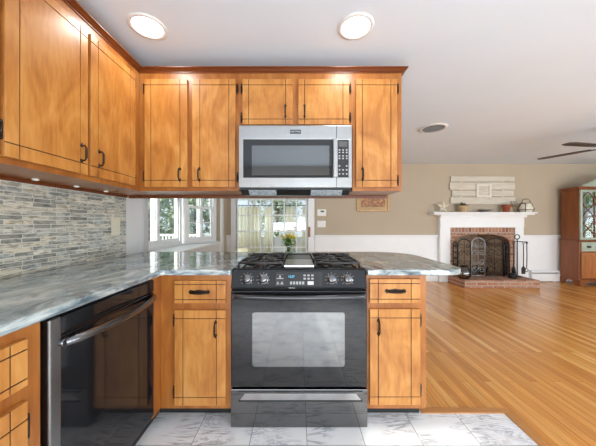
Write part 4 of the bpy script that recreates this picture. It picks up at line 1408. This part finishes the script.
bm = BM(); lathe(bm, [(0, .012), (.064, .012), (.095, .055), (.10, .10), (.05, .115), (0, .11)], (jx, jy, HZ), 20); build('filling', bm, plain('pine_cone_brown', (.12, .06, .035), .8, var=.5, vscale=40), e)
bm = BM(); lathe(bm, [(.0595, .233), (.066, .234), (.066, .252), (0, .256)], (jx, jy, HZ), 22); build('lid', bm, BRONZE, e)

# mantel items
ym_ = 4.98
# tin star
sx, sz = PX(443.3, ym_), ZS1
bm = BM()
R1, R2 = .135, .058
tips = []
for k in range(10):
    a = PI / 2 + k * PI / 5
    r = R1 if k % 2 == 0 else R2
    tips.append(Vector((sx + r * math.cos(a), 0, sz + .112 + r * math.sin(a))))
c1 = bm.verts.new((sx, ym_ - .03, sz + .112)); c2 = bm.verts.new((sx, ym_ + .03, sz + .112))
vs = [bm.verts.new((p.x, ym_, p.z)) for p in tips]
for k in range(10):
    bm.faces.new((c1, vs[k], vs[(k + 1) % 10])); bm.faces.new((c2, vs[(k + 1) % 10], vs[k]))
o = build('barn_star', bm, TIN); tag(o, 'weathered tin star standing on the left end of the mantel', 'star')
# potted plant
x = PX(463, ym_)
e = empty('potted_plant', (x, ym_, ZS1), 0, 'small plant in a tan clay pot on the mantel', 'plant')
bm = BM(); lathe(bm, [(0, .0005), (.055, .0005), (.078, .10), (.088, .10), (.088, .125), (.076, .125), (.074, .105), (0, .105)], (x, ym_, ZS1), 22); build('pot', bm, CLAYP, e)
bm = BM()
for k in range(46):
    a = random.uniform(0, 2 * PI); el = random.uniform(.1, 1.3)
    leafq(bm, (x + random.uniform(-.05, .05), ym_ + random.uniform(-.05, .05), ZS1 + .11 + random.uniform(0, .03)), (math.cos(a), math.sin(a), math.tan(el) * .5), .075, .035)
build('foliage', bm, plain('dusty_leaf', (.14, .13, .06), .7, var=.5, vscale=30), e)
# pewter dish
x = PX(485.5, ym_)
bm = BM(); lathe(bm, [(0, .0005), (.05, .0005), (.06, .02), (.125, .045), (.13, .05), (.12, .05), (.055, .028), (0, .026)], (x, ym_, ZS1), 28)
o = build('pewter_dish', bm, PEWTER); tag(o, 'low grey pewter dish in the middle of the mantel', 'dish')
# terracotta pot
x = PX(506.3, ym_)
bm = BM(); lathe(bm, [(0, .0005), (.052, .0005), (.064, .105), (.078, .105), (.08, .142), (.07, .142), (.064, .11), (.045, .02), (0, .02)], (x, ym_, ZS1), 24)
o = build('terracotta_pot', bm, TERRA); tag(o, 'empty dark terracotta pot standing on the mantel', 'pot')
# twig bundle
x = PX(515, ym_)
bm = BM()
for k in range(9):
    dx = random.uniform(-.10, .06)
    tube(bm, [(x + dx * .1, ym_ + random.uniform(-.01, .01), ZS1 + .004), (x + dx * .5, ym_ + .01, ZS1 + .09), (x + dx, ym_ + random.uniform(-.02, .03), ZS1 + .17 + random.uniform(0, .06))], .004, 5)
    for j in range(3):
        t = .5 + j * .22
        leafq(bm, (x + dx * t, ym_, ZS1 + .2 * t), (random.uniform(-1, 1), random.uniform(-.5, .5), .8), .035, .018)
o = build('dried_twigs', bm, DRY); tag(o, 'bundle of dried twigs between the terracotta pot and lantern', 'twigs')
# candle lantern
x = PX(526, ym_)
e = empty('candle_lantern', (x, ym_, ZS1), 0, 'pale round candle lantern with dark wire bail on the mantel', 'lantern')
bm = BM(); lathe(bm, [(0, .001), (.085, .001), (.115, .05), (.108, .10), (.075, .165), (.07, .175), (0, .175)], (x, ym_, ZS1), 26); build('globe', bm, CANDLE, e)
bm = BM()
for k in range(4):
    a = PI / 4 + k * PI / 2
    tube(bm, [(x + .09 * math.cos(a), ym_ + .09 * math.sin(a), ZS1 + .002), (x + .124 * math.cos(a), ym_ + .124 * math.sin(a), ZS1 + .05), (x + .082 * math.cos(a), ym_ + .082 * math.sin(a), ZS1 + .172)], .005, 5)
for rr, z in ((.12, .05), (.084, .172)):
    tube(bm, [(x + rr * math.cos(2 * PI * k / 20), ym_ + rr * math.sin(2 * PI * k / 20), ZS1 + z) for k in range(20)], .005, 5, closed=True)
tube(bm, [(x - .084, ym_, ZS1 + .172), (x - .075, ym_, ZS1 + .235), (x, ym_, ZS1 + .265), (x + .075, ym_, ZS1 + .235), (x + .084, ym_, ZS1 + .172)], .006, 6)
build('wire_cage', bm, BRONZE, e)

# baseboard heater
hx0, hx1 = PX(531, YF - .06), PX(560, YF - .06)
e = empty('baseboard_heater', ((hx0 + hx1) / 2, YF - .06, 0), 0, 'white baseboard heater along the wainscot between hearth and china cabinet', 'heater')
bm = BM(); prism(bm, [(YF - .0275, .012), (YF - .0275, .225), (YF - .06, .225), (YF - .085, .195), (YF - .085, .185), (YF - .055, .183), (YF - .055, .165), (YF - .085, .160), (YF - .085, .012)], 'X', hx0, 5.2); build('cover', bm, WHITE, e, bevel=.002)
bm = BM(); box(bm, hx0 + .02, 5.18, YF - .0565, YF - .0555, .164, .184); build('air_slot', bm, GRILLE, e)
bm = BM()
for x in (hx0 + .05, 5.1):
    box(bm, x - .015, x + .015, YF - .08, YF - .03, 0, .0115)
build('foot', bm, WHITE, e)

# ------------------------------------------------------------------ china cabinet
CX0, CX1, CYF, CYB = 5.20, 6.30, 4.68, 5.03
ZW = PZ(240, CYF - .0)
ZTOP = PZ(189.5, CYF)
cc = empty('china_cabinet', ((CX0 + CX1) / 2, (CYF + CYB) / 2, 0), 0, 'mahogany china cabinet with lattice glass door at the far right', 'china cabinet')
bm = BM()
box(bm, CX0, CX1, CYF + .02, CYB, .12, ZW - .03); box(bm, CX0 - .015, CX1 + .015, CYF - .015, CYB, .09, .13)
box(bm, CX0 - .02, CX1 + .02, CYF - .02, CYB, ZW - .029, ZW - .001)
build('lower_case', bm, MAHOG, cc, bevel=.006)
for x0_, x1_, out in ((CX0 - .015, CX0 + .12, -1), (CX1 - .12, CX1 + .015, 1)):
    bm = BM()
    prism(bm, [(x0_, 0), (x0_ + .06, 0), (x1_, .0895), (x0_, .0895)] if out < 0 else [(x1_, 0), (x1_ - .06, 0), (x0_, .0895), (x1_, .0895)], 'Y', CYF - .015, CYF + .02)
    xs_ = (x0_, x0_ + .035) if out < 0 else (x1_ - .035, x1_)
    prism(bm, [(CYF + .0195, 0), (CYF + .08, 0), (CYF + .13, .0895), (CYF + .0195, .0895)], 'X', *xs_)
    build('bracket_foot', bm, MAHOG, cc, bevel=.004)
    bm = BM(); prism(bm, [(CYB, 0), (CYB - .06, 0), (CYB - .11, .0895), (CYB, .0895)], 'X', *xs_)
    build('bracket_foot', bm, MAHOG, cc, bevel=.004)
# upper case as an open box
bm = BM()
box(bm, CX0 + .01, CX0 + .035, CYF + .03, CYB, ZW, ZTOP); box(bm, CX1 - .035, CX1 - .01, CYF + .03, CYB, ZW, ZTOP)
box(bm, CX0 + .035, CX1 - .035, CYB - .02, CYB, ZW, ZTOP); box(bm, CX0 + .035, CX1 - .035, CYF + .03, CYB - .02, ZW, ZW + .02)
box(bm, CX0 - .005, CX1 + .005, CYF + .01, CYB, ZTOP + .0005, ZTOP + .03); box(bm, CX0 - .02, CX1 + .02, CYF - .005, CYB, ZTOP + .031, ZTOP + .055)
for z in (ZW + .30,):
    box(bm, CX0 + .035, CX1 - .035, CYF + .06, CYB - .02, z, z + .015)
build('upper_case', bm, MAHOG, cc, bevel=.003)
# scroll pediment
bm = BM()
ctr = (CX0 + CX1) / 2
for s in (-1, 1):
    pts = []
    for k in range(15):
        t = k / 14
        pts.append((ctr + s * (.50 - .38 * t), ZTOP + .06 + .19 * (t ** 1.6) + .02 * math.sin(t * PI)))
    low = [(ctr + s * .12, ZTOP + .056), (ctr + s * .50, ZTOP + .056)]
    prism(bm, pts + low, 'Y', CYF + .015, CYF + .04)
    tube(bm, [(p[0], CYF + .02, p[1]) for p in pts], .022, 8)
    lathe(bm, [(0, .03), (.045, .028), (.05, 0), (.045, -.028), (0, -.03)], (ctr + s * .10, CYF + .02, ZTOP + .24), 16, M=Matrix.Rotation(PI / 2, 4, 'X'))
lathe(bm, [(.0, .0), (.03, .0), (.02, .05), (.045, .10), (.03, .16), (.008, .22), (0, .24)], (ctr, CYF + .025, ZTOP + .056), 16)
build('pediment', bm, MINTC, cc, label='pale scroll pediment')
# glazed doors with diamond lattice
for (a, b) in ((CX0 + .012, ctr - .002), (ctr + .002, CX1 - .012)):
    bm = BM()
    st_ = .036
    za, zb = ZW + .006, ZTOP - .004
    box(bm, a, a + st_, CYF, CYF + .028, za, zb); box(bm, b - st_, b, CYF, CYF + .028, za, zb)
    box(bm, a + st_, b - st_, CYF, CYF + .028, za, za + st_); box(bm, a + st_, b - st_, CYF, CYF + .028, zb - st_, zb)
    dd = build('glass_door', bm, MINTC, cc, bevel=.004, label='pale green door frame with lattice glass')
    bm = BM()
    xa, xb, zaa, zbb = a + st_, b - st_, za + st_, zb - st_
    wdt, hgt = xb - xa, zbb - zaa
    ncol = 2
    for c in range(ncol):
        xm_ = xa + wdt * (c + .5) / ncol
        hw_ = wdt / ncol / 2 * .96
        for sgn in (-1, 1):
            pts = []
            for k in range(25):
                t = k / 24
                pts.append((xm_ + sgn * hw_ * math.cos(t * PI * 2.5), CYF + .010, zaa + hgt * t))
            tube(bm, pts, .0050, 5)
    for c in range(1, ncol):
        tube(bm, [(xa + wdt * c / ncol, CYF + .010, zaa), (xa + wdt * c / ncol, CYF + .010, zbb)], .006, 5)
    build('lattice', bm, MAHOG, dd)
    bm = BM(); box(bm, xa - .005, xb + .005, CYF + .0175, CYF + .0205, zaa - .005, zbb + .005); build('pane', bm, CABGLASS, dd)
# drawer row and lower doors
zd1, zd0 = ZW - .04, PZ(251.5, CYF)
for (a, b) in ((CX0 + .03, ctr - .004), (ctr + .004, CX1 - .03)):
    bm = BM(); box(bm, a, b, CYF, CYF + .0195, zd0, zd1); dr_ = build('drawer', bm, MINTC, cc, bevel=.005, label='pale green drawer front')
    for q in (.25, .75):
        xk = a + (b - a) * q
        bm = BM(); prism(bm, [(xk - .045, (zd0 + zd1) / 2 + .012), (xk, (zd0 + zd1) / 2 + .02), (xk + .045, (zd0 + zd1) / 2 + .012), (xk + .03, (zd0 + zd1) / 2 - .012), (xk - .03, (zd0 + zd1) / 2 - .012)], 'Y', CYF - .004, CYF - .0005)
        tube(bm, [(xk - .03, CYF - .004, (zd0 + zd1) / 2 + .008), (xk - .028, CYF - .018, (zd0 + zd1) / 2 - .012), (xk + .028, CYF - .018, (zd0 + zd1) / 2 - .012), (xk + .03, CYF - .004, (zd0 + zd1) / 2 + .008)], .004, 6)
        build('drawer_handle', bm, BRONZE, dr_)
    bm = BM(); box(bm, a, b, CYF, CYF + .0195, .15, zd0 - .02)
    box(bm, a + .06, b - .06, CYF - .006, CYF - .0002, .21, zd0 - .08)
    ld = build('lower_door', bm, MAHOGL, cc, bevel=.005)
    bm = BM(); ball(bm, ((b - .03) if a < 5.5 else (a + .03), CYF - .012, .5), .012, 2); build('knob', bm, BRONZE, ld)

# ------------------------------------------------------------------ flowers on the counter behind the range
vx_, vy_ = PX(288.5, 2.24), 2.25
e = empty('flower_vase', (vx_, vy_, CT), 0, 'vase of yellow flowers on the counter behind the range', 'flowers')
bm = BM(); lathe(bm, [(0, .0006), (.032, .0006), (.036, .02), (.030, .06), (.034, .082), (.031, .082), (.027, .06), (.032, .02), (.028, .006), (0, .006)], (vx_, vy_, CT), 22); build('vase', bm, VASEG, e)
bm = BM()
heads = []
for k in range(10):
    a = random.uniform(0, 2 * PI); r = random.uniform(.012, .066)
    heads.append((vx_ + r * math.cos(a) * 1.1, vy_ + r * math.sin(a), CT + .150 + random.uniform(-.012, .012) - r * .25))
for h_ in heads:
    tube(bm, [(vx_ + (h_[0] - vx_) * .15, vy_ + (h_[1] - vy_) * .15, CT + .012), (vx_ + (h_[0] - vx_) * .4, vy_ + (h_[1] - vy_) * .4, CT + .08), h_], .0022, 5)
build('stem', bm, LEAF, e)
bm = BM()
for k in range(110):
    a = random.uniform(0, 2 * PI); r = random.uniform(.0, .05)
    leafq(bm, (vx_ + r * math.cos(a), vy_ + r * math.sin(a), CT + random.uniform(.06, .130)), (math.cos(a), math.sin(a), random.uniform(-.5, .7)), random.uniform(.025, .04), .020)
build('foliage', bm, LEAF, e)
for h_ in heads:
    bm = BM()
    for ring, (nn, el, ln) in enumerate(((9, .25, .024), (7, .7, .018), (5, 1.1, .012))):
        for k in range(nn):
            a = 2 * PI * k / nn + ring * .3
            leafq(bm, (h_[0], h_[1], h_[2] + .002 * ring), (math.cos(a) * math.cos(el), math.sin(a) * math.cos(el), math.sin(el)), ln * 1.35, .016)
    build('blossom', bm, YELLOW, e)

# ------------------------------------------------------------------ outdoors and porch
bm = BM(); box(bm, -30, 40, -30, 40, -.62, -.5); o = struct('ground', bm, PALEGROUND)
# enclosed porch behind the glazed door
PF = -.36
bm = BM(); box(bm, -3.0, 1.6, YF + .14, 8.8, PF - .08, PF); struct('floor', bm, PORCHF)
bm = BM(); box(bm, -3.1, 1.7, YF + .14, 8.9, 2.25, 2.33); struct('ceiling', bm, WHITE)
bm = BM()
box(bm, -3.0, 1.6, 8.7, 8.8, PF, .70); box(bm, -3.0, 1.6, 8.7, 8.8, 1.95, 2.2495)
for x in (-3.0, -1.55, -.42, .25, 1.5):
    box(bm, x, x + .10, 8.7, 8.8, .70, 1.95)
struct('wall_porch', bm, WHITE)
rd = empty('curtain_rod', (-.8, 8.56, 1.76), 0, 'dark curtain rod with rings along the porch windows', 'curtain rod')
bm = BM(); tube(bm, [(-2.9, 8.56, 1.76), (1.4, 8.56, 1.76)], .014, 8); ball(bm, (-2.92, 8.56, 1.76), .03, 2); ball(bm, (1.42, 8.56, 1.76), .03, 2); build('rod', bm, BRONZE, rd)
bm = BM()
for x in (-2.85, 1.35, -.75):
    box(bm, x - .01, x + .01, 8.575, 8.699, 1.75, 1.77)
build('bracket', bm, BRONZE, rd)
for (a, b, lab) in ((-2.02, -1.24, 'cream curtain panel at the left of the porch windows'), (-1.13, -.86, 'narrow gathered cream curtain beside the left porch curtain'), (-.40, -.12, 'narrow gathered cream curtain near the middle of the porch'), (.14, .62, 'cream curtain panel at the right of the porch windows')):
    c_ = empty('curtain', ((a + b) / 2, 8.56, PF), 0, lab, 'curtain', 'porch curtains')
    bm = BM()
    n_ = int((b - a) / .012)
    top_, bot_ = [], []
    for k in range(n_ + 1):
        x = a + (b - a) * k / n_
        yy = 8.56 + .035 * math.sin((x - a) * 2 * PI / .125)
        top_.append(bm.verts.new((x, yy, 1.715))); bot_.append(bm.verts.new((x, yy, PF + .02)))
    for k in range(n_):
        f = bm.faces.new((top_[k], top_[k + 1], bot_[k + 1], bot_[k])); f.smooth = True
    cl = build('fabric', bm, CURTAIN, c_)
    for k in range(max(2, int((b - a) / .13))):
        x = a + .03 + k * .13
        bm = BM(); tube(bm, [(x, 8.56 + .028 * math.sin(2 * PI * q / 12), 1.742 + .028 * math.cos(2 * PI * q / 12)) for q in range(12)], .006, 5, closed=True)
        build('ring', bm, BRONZE, c_)


def tree(label, loc, h, r, seed, mat=None, n=100):
    random.seed(seed)
    mat = mat or TREEL
    e = empty('tree', loc, 0, label, 'tree', None)
    x, y, z = loc
    bm = BM(); tube(bm, [(x, y, z), (x + .1, y, z + h * .3), (x - .05, y + .1, z + h * .75)], .16, 8, taper=[1.2, .9, .4]); build('trunk', bm, BARK, e)
    bm = BM()
    for k in range(n):
        a = random.uniform(0, 2 * PI); q = random.uniform(0, 1) ** .5 * r
        zz_ = z + h * random.uniform(.18, 1.0)
        q *= 1 - .5 * abs((zz_ - z) / h - .5)
        cxx, cyy = x + q * math.cos(a), y + q * math.sin(a)
        for j in range(26):
            d = Vector((random.gauss(0, 1), random.gauss(0, 1), random.gauss(0, .8))).normalized()
            leafq(bm, Vector((cxx, cyy, zz_)) + d * random.uniform(.1, .55), (random.uniform(-1, 1), random.uniform(-1, 1), random.uniform(-.8, .4)), random.uniform(.22, .42), random.uniform(.12, .22))
    build('foliage', bm, mat, e)


tree('leafy tree outside seen through the nearer bay window', (-5.8, 9.6, -.5), 5.0, 1.6, 1)
tree('leafy tree outside seen through the double-hung bay window', (-6.2, 15.2, -.5), 6.0, 1.7, 2)
tree('leafy tree outside behind the widest porch curtain', (-1.5, 17.4, -.5), 6.0, 1.6, 3)
tree('leafy tree outside behind the porch middle', (3.4, 17.4, -.5), 6.0, 1.6, 4)
tree('leafy tree outside the living room side window', (11.0, 7.4, -.5), 5.0, 2.0, 5, GREENL)
tree('leafy tree nearer the rear wall outside the living room side window', (10.6, 2.2, -.5), 5.0, 1.9, 6, GREENL)
for x, y, lab in ((-4.2, 7.4, 'white porch post outside the nearer bay window'), (-2.75, 7.1, 'white porch post outside the double-hung bay window')):
    bm = BM(); box(bm, x - .07, x + .07, y - .07, y + .07, -.499, 2.3); box(bm, x - .1, x + .1, y - .1, y + .1, -.499, -.3); box(bm, x - .1, x + .1, y - .1, y + .1, 2.2, 2.3)
    o = build('porch_post', bm, WHITE, bevel=.01); tag(o, lab, 'post', 'white posts outside the bay')
rl = empty('porch_railing', (-3.5, 7.25, -.5), 0, 'white porch railing between the posts outside the bay', 'railing')
ra, rb = Vector((-4.12, 7.38, 0)), Vector((-2.83, 7.12, 0))
for z in (.10, .82):
    bm = BM(); tube(bm, [(ra.x, ra.y, z), (rb.x, rb.y, z)], .035, 4); build('rail', bm, WHITE, rl)
for k in range(1, 12):
    p = ra.lerp(rb, k / 12)
    bm = BM(); box(bm, p.x - .015, p.x + .015, p.y - .015, p.y + .015, .11, .80); build('baluster', bm, WHITE, rl)
